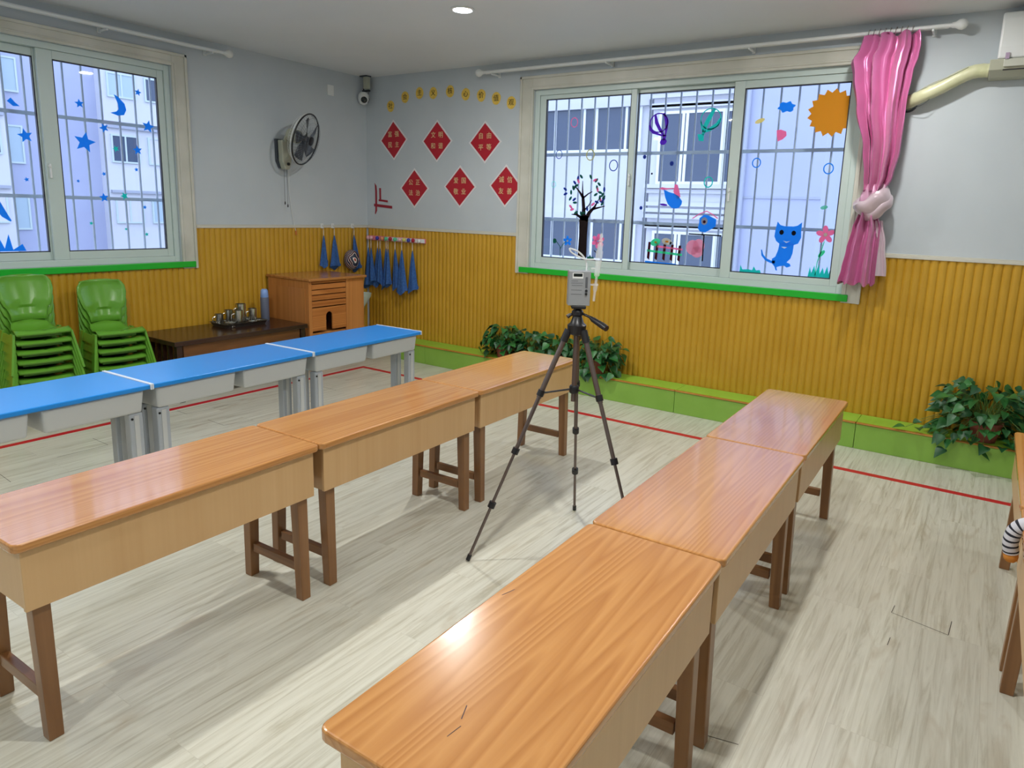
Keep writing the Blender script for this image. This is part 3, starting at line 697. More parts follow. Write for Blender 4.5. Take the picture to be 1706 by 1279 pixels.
# ------------------------------------------------------------------ wall fan
fan = empty('wall_fan',(.0,-1.08,2.0),label='beige and dark grey wall fan with a round wire cage on the left wall',cat='fan')
fo = -Vector(fan.location)
def fs(mb,nm,mt,par=fan,**k): o = mb.build(nm,mt,par,**k); o.location = fo if par is fan else (0,0,0); return o
fs(MB().prism([(-1.15,2.13),(-1.03,2.13),(-1.02,1.93),(-1.045,1.865),(-1.115,1.865),(-1.145,1.93)],.0005,.028,'A'),'mount_plate',DGREY,bevel=.004)
fs(MB().prism([(-1.135,2.12),(-1.035,2.12),(-1.03,1.93),(-1.055,1.855),(-1.105,1.855),(-1.13,1.93)],.0285,.095,'A'),'control_box',CREAMP,bevel=.01)
fs(MB().lathe([(.014,0),(.014,.014),(.010,.016)],T=Matrix.Translation((.0955,-1.075,1.905))@Matrix.Rotation(pi/2,4,'Y'),n=16),'dial',BLK,smooth=True)
nrm = Vector((.87,.40,-.27)).normalized(); ctr = Vector((.30,-1.03,2.125))
Rm = nrm.to_track_quat('Z','Y').to_matrix().to_4x4(); F_ = Matrix.Translation(ctr)@Rm
back_c = ctr-nrm*.10
fs(MB().tube([(.06,-1.085,2.10),(.10,-1.085,2.14),tuple(back_c-nrm*.06)],[.022,.022,.02],12),'neck',CREAMP,smooth=True)
fs(MB().lathe([(.02,-.19),(.050,-.175),(.062,-.14),(.062,-.075),(.055,-.062)],T=F_,n=24),'motor_housing',CREAMP,smooth=True)
RC = .232
hub = fs(MB().lathe([(.034,-.02),(.034,.015),(.026,.025),(.004,.03)],T=F_,n=20),'hub',DGREY,smooth=True)
for k in range(5):
    a0 = 2*pi*k/5+.35; m = MB(); rows = []
    for i in range(7):
        t = i/6; r_ = .030+.165*t; hw = .20+.10*t; r = []
        for j in range(5):
            u = -1+2*j/4; a = a0+u*(.38-.10*t)+.25*t
            r.append(F_@Vector((r_*cos(a),r_*sin(a),.016*u)))
        rows.append(r)
    m.loops(rows,cap=False,closed=False); fs(m,'blade',DGREY,solid=.003,smooth=True)
m = MB(); m.tube([F_@Vector((RC*cos(t),RC*sin(t),.0)) for t in [2*pi*i/48 for i in range(48)]],.007,8,closed=True)
fs(m,'cage_rim',BLK,smooth=True)
cgf = MB(); cgb = MB()
for k in range(48):
    a = 2*pi*k/48; 
    pf = [(.045,.055),(.13,.050),(.20,.034),(.230,.006)]; pb = [(.066,-.082),(.13,-.080),(.20,-.062),(.230,-.006)]
    cgf.tube([F_@Vector((r_*cos(a+.5*(.23-r_)),r_*sin(a+.5*(.23-r_)),z)) for r_,z in pf],.0013,4,cap=False)
    cgb.tube([F_@Vector((r_*cos(a),r_*sin(a),z)) for r_,z in pb],.0009,4,cap=False)
for r_,z in ((.045,.055),(.10,.0525),(.16,.046),(.20,.034)): cgf.tube([F_@Vector((r_*cos(t),r_*sin(t),z)) for t in [2*pi*i/36 for i in range(36)]],.0012,5,closed=True)
for r_,z in ((.13,-.080),(.20,-.062)): cgb.tube([F_@Vector((r_*cos(t),r_*sin(t),z)) for t in [2*pi*i/36 for i in range(36)]],.0012,5,closed=True)
cgb.tube([F_@Vector((.226*cos(t),.226*sin(t),-.022)) for t in [2*pi*i/48 for i in range(48)]],.005,6,closed=True)
fs(cgf,'front_cage',mat('cage_wire',(120,128,140),.35,.5)); fs(cgb,'rear_cage',WHT)
fs(MB().lathe([(.040,.052),(.040,.060),(.03,.063)],T=F_,n=20),'cage_badge',BLK,smooth=True)
for y,zb in ((-1.095,1.56),(-1.065,1.535)):
    fs(MB().tube([(.06,y,1.855),(.06,y,zb)],.0016,5),'pull_cord',DGREY); fs(MB().lathe([(.004,0),(.006,-.02),(.003,-.028)],c=(.06,y,zb),n=8),'pull_knob',BLK)
fs(MB().tube([(.05,-1.04,1.86),(.03,-1.02,1.78),(.014,-1.005,1.60),(.012,-.985,1.45),(.012,-.965,1.35),(.024,-.955,1.28)],.0022,6),'power_cable',WHT)
fs(MB().box(.020,.030,-.962,-.948,1.245,1.285),'cable_plug',mat('orange_plug',(200,120,60),.5),bevel=.002)
jp = empty('wall_plate',(0,-.475,2.66),label='small white square cover plate high on the left wall near the corner',cat='wall plate')
MB().box(.0003,.008,-.04,.04,-.05,.05).build('plate',WHT,jp,bevel=.002)

# ------------------------------------------------------------------ security camera in the corner
sc = empty('security_camera',(.09,-.09,CH),label='white dome security camera hanging from the ceiling in the corner',cat='camera')
MB().box(-.05,.05,-.035,.035,-.012,-.0005).build('ceiling_plate',DGREY,sc,bevel=.002)
MB().box(-.012,.050,-.02,.02,-.13,-.0125).build('junction_box',CREAMP,sc,bevel=.004)
MB().tube([(-.02,0,-.0125),(-.022,-.005,-.14)],.007,8).build('drop_rod',BLK,sc)
MB().box(-.04,.06,-.012,.012,-.158,-.1405).build('bracket',BLK,sc,bevel=.003)
MB().lathe([(.03,.04),(.05,.02),(.055,-.02),(.05,-.055),(.035,-.075),(.01,-.085)],c=(-.02,-.01,-.20),n=24).build('housing',WHT,sc,smooth=True)
v = Vector((.8,-.6,-.35)).normalized(); Tl = Matrix.Translation(Vector((-.02,-.01,-.225))+v*.035)@v.to_track_quat('Z','Y').to_matrix().to_4x4()
MB().lathe([(.032,0),(.032,.020),(.026,.030),(.012,.034)],T=Tl,n=20).build('lens',mat('lens_black',(8,10,10),.08),sc,smooth=True)
MB().tube([(.055,.0,-.145),(.03,.01,-.18),(.0,.02,-.19),(.035,.02,-.23),(.03,.0,-.27)],.003,6).build('cable',BLK,sc)

# ------------------------------------------------------------------ curtain rods
def rod(plane,u0,u1,z,label):
    e_ = empty('curtain_rod',((u0+u1)/2,-.1,z) if plane=='B' else (.1,(u0+u1)/2,z),label=label,cat='curtain rod')
    P = (lambda u,d,z:(u,-d,z)) if plane=='B' else (lambda u,d,z:(d,u,z)); off = -Vector(e_.location)
    def mk(m,nm,mt,**k): o = m.build(nm,mt,e_,**k); o.location = off; return o
    mk(MB().tube([P(u0,.115,z),P(u1,.115,z)],.013,12),'front_rod',WHT,smooth=True)
    mk(MB().tube([P(u0+.01,.06,z+.005),P(u1-.04,.06,z+.005)],.011,12),'rear_rod',WHT,smooth=True)
    for u in (u0,u1):
        s = -1 if u==u0 else 1
        m = MB(); m.lathe([(.016,-.02),(.018,0),(.030,.018),(.034,.036),(.026,.056),(.008,.066)],T=Matrix.Translation(P(u+s*.0,.115,z))@Matrix.Rotation(s*pi/2 if plane=='B' else 0,4,'Y')@Matrix.Rotation(0 if plane=='B' else -s*pi/2,4,'X'),n=16); mk(m,'finial',WHT,smooth=True)
    nb = 4
    for i in range(nb):
        u = u0+.12+(u1-u0-.24)*i/(nb-1); m = MB()
        a,b = P(u-.012,.0005,z-.035),P(u+.012,.012,z+.035); m.box(min(a[0],b[0]),max(a[0],b[0]),min(a[1],b[1]),max(a[1],b[1]),a[2],b[2])
        a,b = P(u-.006,.0125,z-.028),P(u+.006,.13,z-.0135); m.box(min(a[0],b[0]),max(a[0],b[0]),min(a[1],b[1]),max(a[1],b[1]),a[2],b[2])
        mk(m,'bracket',WHT,bevel=.002)
    return e_
rod('B',1.62,5.32,2.765,'white double curtain rod above the three-pane window')
rod('A',-4.4,-1.68,2.765,'white double curtain rod above the left window')

# ------------------------------------------------------------------ curtain
ct = empty('curtain',(4.98,-.115,2.74),label='pink satin curtain tied in a knot at the right of the wide window',cat='curtain')
co = -Vector(ct.location)
def lerp(tab,z):
    for (z0,*a),(z1,*b) in zip(tab,tab[1:]):
        if z0>=z>=z1:
            t = (z0-z)/(z0-z1) if z0!=z1 else 0; t = t*t*(3-2*t) if len(a)>2 else t
            return [p+(q-p)*t for p,q in zip(a,b)]
    return tab[-1][1:]
def bunch(tab, folds, amp, z0, z1, nz, seed, n=120, ruff=0):
    rnd = random.Random(seed); p1,p2,p3 = [rnd.uniform(0,6) for _ in range(3)]; rows = []
    for i in range(nz+1):
        z = z0+(z1-z0)*i/nz; cx_,hw,dp,cy_ = lerp(tab,z); r = []
        for j in range(n):
            a = 2*pi*j/n
            wob = sin(folds*a+p1+.5*sin(z*5+p2))+.45*sin((folds*2+1)*a+p3+1.2*z)
            k = 1+amp*wob*.35
            x = cx_+hw*cos(a)*(1+.06*amp*wob); y = cy_+dp*sin(a)*k+(-.010*amp*wob if sin(a)<0 else .006*amp*wob)
            zz = z+(ruff*sin(9*a+p1)*.008 if i in (0,nz) else 0)
            r.append((x,y,zz))
        rows.append(r)
    return MB().loops(rows)
top = [(2.745,4.965,.155,.030,-.118),(2.72,4.970,.160,.034,-.118),(2.66,4.965,.170,.034,-.118),(2.60,4.945,.185,.036,-.118),(2.50,4.945,.165,.040,-.118),(2.30,4.955,.140,.046,-.115),(2.02,4.985,.105,.046,-.11),(1.85,4.985,.082,.044,-.11),(1.76,4.975,.062,.040,-.11)]
o = bunch(top,8,1.9,2.745,1.76,44,5,ruff=1.5).build('upper_drape',PINKS,ct,smooth=True); o.location = co
bot = [(1.60,4.955,.055,.034,-.11),(1.50,4.955,.078,.036,-.11),(1.36,4.945,.088,.042,-.11),(1.22,4.938,.096,.046,-.11),(1.125,4.932,.105,.046,-.11)]
o = bunch(bot,6,1.7,1.60,1.125,24,8,ruff=1.5).build('lower_drape',PINKS,ct,smooth=True); o.location = co
lin_ = [(1.56,5.02,.03,.012,-.10),(1.40,5.052,.030,.014,-.10),(1.22,5.068,.040,.016,-.10),(1.19,5.068,.042,.016,-.10)]
o = bunch(lin_,4,.5,1.56,1.19,12,9,n=60).build('lining_tail',SILV,ct,smooth=True); o.location = co
# the knot: a fat tilted wrap plus an inner bulge
m = MB(); K = Matrix.Translation((4.985,-.115,1.675))@Matrix.Rotation(radians(-38),4,'Y')@Matrix.Rotation(radians(12),4,'X')
for (R1,R2,dz,rr,ph) in ((.092,.060,.024,.050,0),(.088,.056,-.040,.036,1.0)):
    rows = []
    for i in range(49):
        t = 2*pi*i/48; c_ = Vector((R1*cos(t),R2*sin(t),dz+.012*sin(t+ph))); d = Vector((cos(t),sin(t)*1.2,0)).normalized(); r = []
        for j in range(14):
            b = 2*pi*j/14; q = rr*(1+.12*sin(3*b+ph)+.10*sin(5*t+b)); r.append(K@(c_+d*(q*.62*cos(b))+Vector((0,0,q*1.1*sin(b)))))
        rows.append(r)
    m.loops(rows,cap=False)
o = m.build('knot_wrap',SILV,ct,smooth=True); o.location = co
m = MB(); rows = []
for i in range(13):
    t = i/12; r_ = .068*sin(pi*(.12+.80*t)); r = []
    for j in range(28):
        a = 2*pi*j/28; rr = r_*(1+.10*sin(5*a+3*t)); r.append(Vector((4.955+rr*cos(a),-.115+rr*.62*sin(a),1.80-.24*t)))
    rows.append(r)
m.loops(rows); o = m.build('knot_core',mat('satin_mauve',(196,150,176),.36,.25),ct,smooth=True); o.location = co
for i in range(9):
    x = 4.83+.032*i
    o = MB().tube([(x+.003*sin(t),-.115+.020*cos(t),2.765+.022*sin(t)) for t in [2*pi*k/16 for k in range(16)]],.0028,6,closed=True).build('curtain_ring',STEEL,ct,smooth=True); o.location = co

# ------------------------------------------------------------------ air conditioner and its pipe
ac = empty('air_conditioner',(6.0,0,2.6),label='white wall air conditioner cut off by the right edge',cat='air conditioner')
ao = -Vector(ac.location)
def asub(mb,nm,mt,**k): o = mb.build(nm,mt,ac,**k); o.location = ao; return o
asub(MB().prism([(-.002,2.80),(-.15,2.80),(-.17,2.76),(-.175,2.60),(-.165,2.535),(-.002,2.535)],5.565,6.42,'A'),'case',WHT,bevel=.012,seg=3)
asub(MB().prism([(-.002,2.5345),(-.165,2.5345),(-.150,2.475),(-.09,2.440),(-.002,2.435)],5.53,6.45,'A'),'outlet_housing',CREAMP,bevel=.004)
asub(MB().box(5.60,6.40,-.172,-.160,2.487,2.532),'louvre',mat('louvre_cream',(190,192,180),.4),bevel=.003)
asub(MB().box(5.60,6.40,-.150,-.1445,2.470,2.484),'outlet_slot',BLK)
asub(MB().box(5.605,5.625,-.178,-.1725,2.53,2.565),'status_tab',mat('tab_pink',(170,150,175),.4))
pp = empty('pipe_bundle',(5.33,-.06,2.42),label='cream wrapped pipe sagging from the air conditioner to the wall hole by the curtain',cat='pipe')
def spl(P,n=6):
    out = []; P = [Vector(p) for p in P]
    for i in range(len(P)-1):
        a = P[max(i-1,0)]; b = P[i]; c = P[i+1]; d = P[min(i+2,len(P)-1)]
        for k in range(n):
            t = k/n; out.append(.5*((2*b)+(-a+c)*t+(2*a-5*b+4*c-d)*t*t+(-a+3*b-3*c+d)*t**3))
    out.append(P[-1]); return out
path = spl([(5.10,-.005,2.325),(5.125,-.05,2.335),(5.19,-.075,2.362),(5.29,-.08,2.408),(5.39,-.08,2.463),(5.46,-.08,2.487),(5.529,-.08,2.487)])
o = MB().tube(path,[.041+.0015*(i%3==0) for i in range(len(path))],14).build('wrapped_pipe',PIPEW,pp,smooth=True); o.location = -Vector(pp.location)
o = MB().lathe([(.044,.0005),(.058,.0005),(.058,.006),(.044,.008)],T=Matrix.Translation((5.10,0,2.325))@Matrix.Rotation(pi/2,4,'X'),n=20,cap=False).build('hole_collar',DGREY,pp); o.location = -Vector(pp.location)
o = MB().tube(spl([(5.23,-.10,2.335),(5.19,-.10,2.30),(5.12,-.06,2.285),(5.09,-.01,2.285)]),.0018,5).build('loose_wire',DGREY,pp); o.location = -Vector(pp.location)
o = MB().tube(spl([(5.13,-.082,2.37),(5.22,-.11,2.42),(5.32,-.115,2.46),(5.42,-.112,2.51)]),.003,5).build('strap_wire',CREAMP,pp); o.location = -Vector(pp.location)

# ------------------------------------------------------------------ wall decorations
def glyphs(text, size, parent, u, z, d, mt, name, bold=.0):
    cu_ = bpy.data.curves.new(name,'FONT'); cu_.body = text; cu_.size = size; cu_.align_x = 'CENTER'; cu_.align_y = 'CENTER'; cu_.extrude = .0006
    tmp = bpy.data.objects.new(name,cu_); COL.objects.link(tmp)
    dg = bpy.context.evaluated_depsgraph_get(); me = bpy.data.meshes.new_from_object(tmp.evaluated_get(dg))
    bpy.data.objects.remove(tmp)
    me.materials.clear(); me.materials.append(mt)
    o = bpy.data.objects.new(name,me); COL.objects.link(o); o.parent = parent
    o.rotation_euler = (pi/2,0,0); o.location = (u,d,z); return o
words = ['富强民主','文明和谐','自由平等','公正法治','爱国敬业','诚信友善']
dia = [(.400,2.219,.196,.203,-.02),(.990,2.194,.198,.203,.01),(1.585,2.168,.194,.195,-.01),(.690,1.737,.199,.201,0),(1.288,1.757,.203,.203,.0),(1.835,1.768,.190,.197,.02)]
nmd = ['upper row nearest the corner','upper row, middle one','upper row nearest the window','lower row nearest the corner','lower row, middle one','lower row beside the window casing']
for (u,z,a,b,rot_),wd,nm in zip(dia,words,nmd):
    e_ = empty('diamond_card',(u,-.001,z),label='red diamond card with white border and gold characters, '+nm,cat='wall card',group='red diamond cards on the white wall'); e_.rotation_euler = (0,rot_,0)
    MB().prism([(0,b),(a,0),(0,-b),(-a,0)],-.002,.0005,'B').build('border',WCARD,e_)
    MB().prism([(0,b-.022),(a-.022,0),(0,-b+.022),(-a+.022,0)],-.0032,-.0021,'B').build('red_face',RED,e_)
    for ch,(du,dz) in zip(wd,((-.048,.055),(.048,.055),(-.048,-.050),(.048,-.050))):
        glyphs(ch,.062,e_,du,dz,-.0040,GOLD,'character',.0012)
circ = [(.359,2.554),(.561,2.631),(.756,2.659),(.937,2.648),(1.151,2.651),(1.344,2.612),(1.53,2.590),(1.705,2.554),(1.876,2.507)]
oc = ['first','second','third','fourth','fifth','sixth','seventh','eighth','ninth']
for i,((u,z),ch) in enumerate(zip(circ,'社会主义核心价值观')):
    e_ = empty('round_card',(u,-.001,z),label='small round yellow paper card with a black character, '+oc[i]+' from the corner in the arc',cat='wall card',group='round yellow cards in an arc')
    MB().prism([(.050*cos(t)*(1+.04*sin(3*t+i)),.056*sin(t)) for t in [2*pi*k/28 for k in range(28)]],-.002,.0005,'B').build('card',YCARD,e_)
    glyphs(ch,.062,e_,0,0,-.0028,INK,'character',.0010)
m = MB()
m.prism([(.118,1.785),(.144,1.755),(.150,1.70),(.150,1.50),(.128,1.462),(.118,1.462),(.124,1.50),(.126,1.70),(.122,1.75)],-.003,.0,'B')
m.prism([(.108,1.570),(.375,1.552),(.375,1.524),(.108,1.542)],-.0045,-.0031,'B')
m.prism([(.186,1.735),(.210,1.733),(.212,1.610),(.188,1.612)],-.003,0,'B'); m.prism([(.178,1.618),(.312,1.608),(.312,1.588),(.178,1.598)],-.0045,-.0031,'B')
o = m.build('corner_tape_mark',REDT,loc=(0,-.0005,0)); tag(o,'dark red tape in two nested L shapes beside the corner above the hook rack','wall decoration')

# ------------------------------------------------------------------ window stickers
_mat = mat
def mat(name, rgb, rough=.5, *a, **k):
    m = _mat(name, rgb, rough, *a, **k)
    if name.startswith('sticker_') and 'translucent' not in [n.name for n in m.node_tree.nodes]:
        N = m.node_tree.nodes; L = m.node_tree.links; t = N.new('ShaderNodeBsdfTranslucent'); t.name = 'translucent'; t.inputs[0].default_value = lin(rgb)
        mx = N.new('ShaderNodeMixShader'); mx.inputs[0].default_value = .8
        L.new(N['Principled BSDF'].outputs[0],mx.inputs[1]); L.new(t.outputs[0],mx.inputs[2]); L.new(mx.outputs[0],N['Material Output'].inputs[0])
    return m
STB = mat('sticker_blue',(60,182,246),.5); STT = mat('sticker_teal',(60,226,212),.5); STP = mat('sticker_purple',(140,70,210),.5); STK = mat('sticker_pink',(255,165,198),.5)
STO = mat('sticker_orange',(240,186,70),.5); STBR = mat('sticker_brown',(66,50,52),.5); STR = mat('sticker_maroon',(110,30,50),.5); STG = mat('sticker_green',(110,235,190),.5)
STW = mat('sticker_cream',(225,220,205),.5); STN = mat('sticker_navy',(60,96,180),.5); STY = mat('sticker_yellow',(225,215,120),.5); STBK = mat('sticker_black',(26,30,40),.5); STDG = mat('sticker_dark_teal',(50,140,120),.5)
def ring(u,z,r,t=.006,n=24,el=1.0):
    o = MB(); A_ = [(u+r*cos(2*pi*k/n),z+el*r*sin(2*pi*k/n)) for k in range(n)]; B_ = [(u+(r-t)*cos(2*pi*k/n),z+(el*r-t)*sin(2*pi*k/n)) for k in range(n)]
    return A_,B_
def ringmb(m,u,z,r,t,d0,d1,plane,el=1.0,n=24):
    A_,B_ = ring(u,z,r,t,n,el); f = (lambda p,d:(p[0],d,p[1])) if plane=='B' else (lambda p,d:(d,p[0],p[1]))
    rows = [[f(p,d0) for p in A_],[f(p,d0) for p in B_],[f(p,d1) for p in B_],[f(p,d1) for p in A_],[f(p,d0) for p in A_]]
    m.loops(rows,cap=False)
def ell(u,z,a,b,rot=0,n=20): return [(u+a*cos(t)*cos(rot)-b*sin(t)*sin(rot),z+a*cos(t)*sin(rot)+b*sin(t)*cos(rot)) for t in [2*pi*k/n for k in range(n)]]
def star(u,z,r,rot=0,k=.45,n=5): return [(u+(r if i%2==0 else r*k)*cos(pi/2+rot+pi*i/n),z+(r if i%2==0 else r*k)*sin(pi/2+rot+pi*i/n)) for i in range(2*n)]
def stroke(P,w_):
    P = [Vector(p) for p in P]; Lf = []; Rt = []; W = w_ if isinstance(w_,(list,tuple)) else [w_]*len(P)
    for i,p in enumerate(P):
        d = P[min(i+1,len(P)-1)]-P[max(i-1,0)]; d.normalize(); n = Vector((-d.y,d.x))
        Lf.append(tuple(p+n*W[i]/2)); Rt.append(tuple(p-n*W[i]/2))
    return Lf+Rt[::-1]
FB, FM, FA, FA2 = .0466, .0816, -.0466, -.0816
class Stick:
    def __init__(s,plane,d): s.p = plane; s.d = d; s.sg = -1 if plane=='B' else 1
    def mk(s, name, layers, label, cat='window sticker', group=None):
        """layers: [(partname, material, [outlines], [rings])]"""
        us = [p[0] for L_ in layers for o in L_[2] for p in o]+[q[0] for L_ in layers for q in L_[3]]; zs = [p[1] for L_ in layers for o in L_[2] for p in o]+[q[1] for L_ in layers for q in L_[3]]
        cu_, cz_ = sum(us)/len(us), sum(zs)/len(zs); loc = (cu_,s.d,cz_) if s.p=='B' else (s.d,cu_,cz_)
        single = len(layers)==1
        root = None if single else empty(name,loc,label=label,cat=cat,group=group)
        for i,(pn,mt,outs,rings) in enumerate(layers):
            m = MB(); a = s.d+s.sg*(.0002+.0007*i); b = s.d+s.sg*(.0008+.0007*i)
            for o in outs: m.prism(o,a,b,s.p)
            for (u,z,r,t,el) in rings: ringmb(m,u,z,r,t,a,b,s.p,el)
            m.v = [(v[0]-loc[0],v[1]-loc[1],v[2]-loc[2]) for v in m.v]
            ob = m.build(name if single else pn, mt, root)
            if single: ob.location = loc; tag(ob,label,cat,group)
SA = Stick('A',FA); SA2 = Stick('A',FA2); SL = Stick('B',FB); SM = Stick('B',FM)
# left window
SA.mk('moon_sticker',[('moon',STB,[[(-2.53,2.32),(-2.50,2.305),(-2.455,2.26),(-2.445,2.215),(-2.465,2.175),(-2.51,2.165),(-2.565,2.18),(-2.52,2.195),(-2.502,2.215),(-2.505,2.255)]],[])],'blue crescent moon sticker on the left window')
for i,(u,z,r,lb) in enumerate(((-2.765,1.943,.078,'largest blue star sticker, below centre left of the right pane'),(-2.779,2.217,.034,'small blue star sticker between two bars left of the moon'),(-2.620,2.062,.036,'small blue star sticker just below the upper cross rail'),(-2.284,2.11,.050,'blue star sticker on the upper cross rail near the right frame'),(-2.381,1.919,.038,'blue star sticker below the moon, right of centre'),(-2.545,1.916,.026,'small teal star sticker in the centre of the pane'),(-2.346,2.36,.028,'highest blue star sticker, right of the moon'),(-2.401,1.769,.018,'tiny blue star sticker on a bar below the right-hand star'),(-2.647,1.721,.018,'tiny blue star sticker halfway down the pane'),(-2.833,1.658,.014,'tiniest blue star sticker at the left of the pane'),(-2.661,1.543,.036,'blue star sticker on the lower cross rail, left one'),(-2.508,1.560,.032,'teal star sticker on the lower cross rail, middle one'),(-2.356,1.477,.018,'tiny blue star sticker under the lower cross rail'),(-2.356,1.261,.018,'small teal fleck sticker low at the right of the pane'),(-2.515,1.303,.013,'small teal fleck sticker low in the centre of the pane'),(-2.768,1.348,.016,'small teal fleck sticker low at the left of the pane'))):
    SA.mk('star_sticker',[('star',STT if 'teal' in lb else STB,[star(u,z,r,.3*(i%3)-.2)],[])],lb+' of the left window',group='blue star stickers on the left window')
SA2.mk('bird_sticker',[('bird',STB,[[(-3.225,2.175),(-3.20,2.20),(-3.175,2.17),(-3.15,2.15),(-3.19,2.145)]],[])],'blue bird-shaped sticker in the upper part of the far left pane')
SA2.mk('star_sticker',[('star',STB,[star(-3.135,1.953,.05,.2)],[])],'blue star sticker in the far left pane of the left window')
SA2.mk('star_sticker',[('star',STB,[star(-3.154,1.652,.018,.2)],[])],'tiny blue star sticker in the far left pane of the left window')
SA2.mk('sweep_sticker',[('sweep',STB,[stroke([(-3.40,1.56),(-3.35,1.48),(-3.31,1.40),(-3.275,1.36)],[.02,.05,.04,.01])],[])],'long blue curved sticker at the left edge of the left window')
SA2.mk('grass_sticker',[('grass',STB,[[(-3.40,1.15),(-3.36,1.25),(-3.33,1.17),(-3.30,1.27),(-3.28,1.16),(-3.22,1.20),(-3.20,1.15)]],[])],'blue ragged sticker at the bottom of the far left pane')
# tree on the left pane of the wide window
br = [stroke([(2.655,1.48),(2.652,1.58),(2.64,1.68),(2.60,1.73),(2.55,1.78)],[.05,.034,.030,.016,.008]),stroke([(2.64,1.67),(2.632,1.75),(2.63,1.82)],[.02,.012,.006]),stroke([(2.65,1.68),(2.69,1.71),(2.73,1.73)],[.016,.012,.006]),
      stroke([(2.67,1.48),(2.71,1.55),(2.76,1.60),(2.80,1.67)],[.045,.034,.02,.006]),stroke([(2.74,1.58),(2.80,1.595),(2.86,1.61)],[.022,.014,.006]),stroke([(2.66,1.57),(2.70,1.61),(2.73,1.66)],[.014,.010,.004]),stroke([(2.64,1.50),(2.58,1.53),(2.53,1.53)],[.03,.018,.006]),stroke([(2.60,1.52),(2.57,1.57)],[.012,.004])]
trunk = [[(2.610,1.155),(2.618,1.35),(2.612,1.48),(2.625,1.52),(2.70,1.52),(2.702,1.48),(2.698,1.35),(2.700,1.150)]]
rnd = random.Random(5); lv = {0:[],1:[],2:[],3:[]}
for k in range(46):
    t = rnd.uniform(0,2*pi); rr = rnd.uniform(.35,1)**.6; u = 2.652+.205*rr*cos(t); z = 1.70+.165*rr*sin(t)
    lv[k%4 if k%9 else 3].append(ell(u,z,.022,.011,rnd.uniform(0,3),10))
SL.mk('tree_sticker',[('trunk',STBR,trunk+br,[]),('dark_leaves',STDG,lv[0],[]),('blue_leaves',STN,lv[1],[]),('pink_leaves',STK,lv[3][:7],[]),('green_leaves',STDG,lv[2],[])],'brown tree sticker with blue, green and pink leaves on the left pane')
def flower(u,z,r,n=5): return [ell(u+r*.62*cos(2*pi*k/n+.4),z+r*.62*sin(2*pi*k/n+.4),r*.5,r*.32,2*pi*k/n+.4,10) for k in range(n)]
SL.mk('flower_sticker',[('stem',STDG,[stroke([(2.43,1.15),(2.425,1.24),(2.38,1.29)],.006),stroke([(2.427,1.22),(2.46,1.27),(2.495,1.29)],.006)],[]),('petals',STB,flower(2.502,1.295,.042),[]),('bud',STDG,[ell(2.366,1.288,.02,.022)],[]),('centre',STW,[ell(2.502,1.295,.010,.010)],[])],'blue flower sticker with a bud, left of the tree sticker')
SL.mk('flower_sticker',[('stem',STBK,[stroke([(2.81,1.16),(2.812,1.26)],.006),stroke([(2.811,1.20),(2.775,1.225)],.008)],[]),('petals',STK,flower(2.81,1.308,.058,6),[])],'pink flower sticker right of the tree sticker')
SL.mk('grass_sticker',[('grass',STDG,[[(2.70,1.143),(2.71,1.165),(2.73,1.17),(2.735,1.19),(2.75,1.165),(2.77,1.17),(2.785,1.143)]],[])],'small teal grass tuft sticker at the foot of the tree sticker')
for (u,z,r,t,mt,lb) in ((2.520,2.315,.037,.007,STK,'pink ring sticker at the top of the left pane'),(2.377,2.048,.034,.006,STN,'faint grey blue ring sticker on the upper rail of the left pane'),(2.694,2.039,.042,.008,STY,'yellow green ring sticker above the tree sticker'),(2.922,1.949,.042,.008,STN,'navy ring sticker right of the tree sticker'),(2.333,1.789,.024,.004,STG,'small pale ring sticker at the left side of the left pane')):
    SL.mk('ring_sticker',[('ring',mt,[],[(u,z,r,t,1.15)])],lb,group='ring stickers on the wide window')
# middle pane
SM.mk('balloon_sticker',[('outline',STP,[ell(3.345,2.135,.030,.024,.3),[(3.34,2.19),(3.37,2.19),(3.36,2.15),(3.335,2.15)],stroke([(3.262,2.345),(3.275,2.29),(3.31,2.23),(3.35,2.18)],[.02,.03,.026,.012]),stroke([(3.335,2.36),(3.36,2.30),(3.365,2.24),(3.357,2.18)],[.016,.026,.022,.010]),
   stroke([(3.215,2.27),(3.222,2.235),(3.25,2.21),(3.30,2.195),(3.345,2.18)],[.012,.016,.018,.016,.012])],[(3.297,2.285,.083,.010,.95)])],'purple hot air balloon sticker at the top of the middle pane')
SM.mk('balloon_sticker',[('outline',STT,[[(3.63,2.185),(3.685,2.185),(3.683,2.13),(3.645,2.135)],stroke([(3.755,2.37),(3.72,2.31),(3.69,2.25),(3.675,2.18)],[.02,.035,.034,.02]),stroke([(3.805,2.30),(3.785,2.255),(3.73,2.22),(3.685,2.20)],[.012,.03,.028,.014]),stroke([(3.65,2.28),(3.66,2.24),(3.675,2.20)],[.010,.012,.014])],[(3.730,2.298,.084,.008,.98)])],'teal hot air balloon sticker right of the purple one')
for (u,z,r,mt,lb) in ((3.188,2.018,.015,STN,'small navy dot sticker under the purple balloon'),(3.431,1.963,.017,STN,'navy dot sticker in the centre of the middle pane'),(3.262,1.883,.008,STBK,'tiniest black dot sticker of the middle pane'),(3.183,1.603,.014,STN,'blue dot sticker at the lower left of the middle pane')):
    SM.mk('dot_sticker',[('dot',mt,[ell(u,z,r,r*1.1)],[])],lb,group='dot stickers on the middle pane')
SM.mk('ring_sticker',[('ring',STT,[],[(3.749,1.817,.038,.009,1.15)])],'teal ring sticker below the teal balloon',group='ring stickers on the wide window')
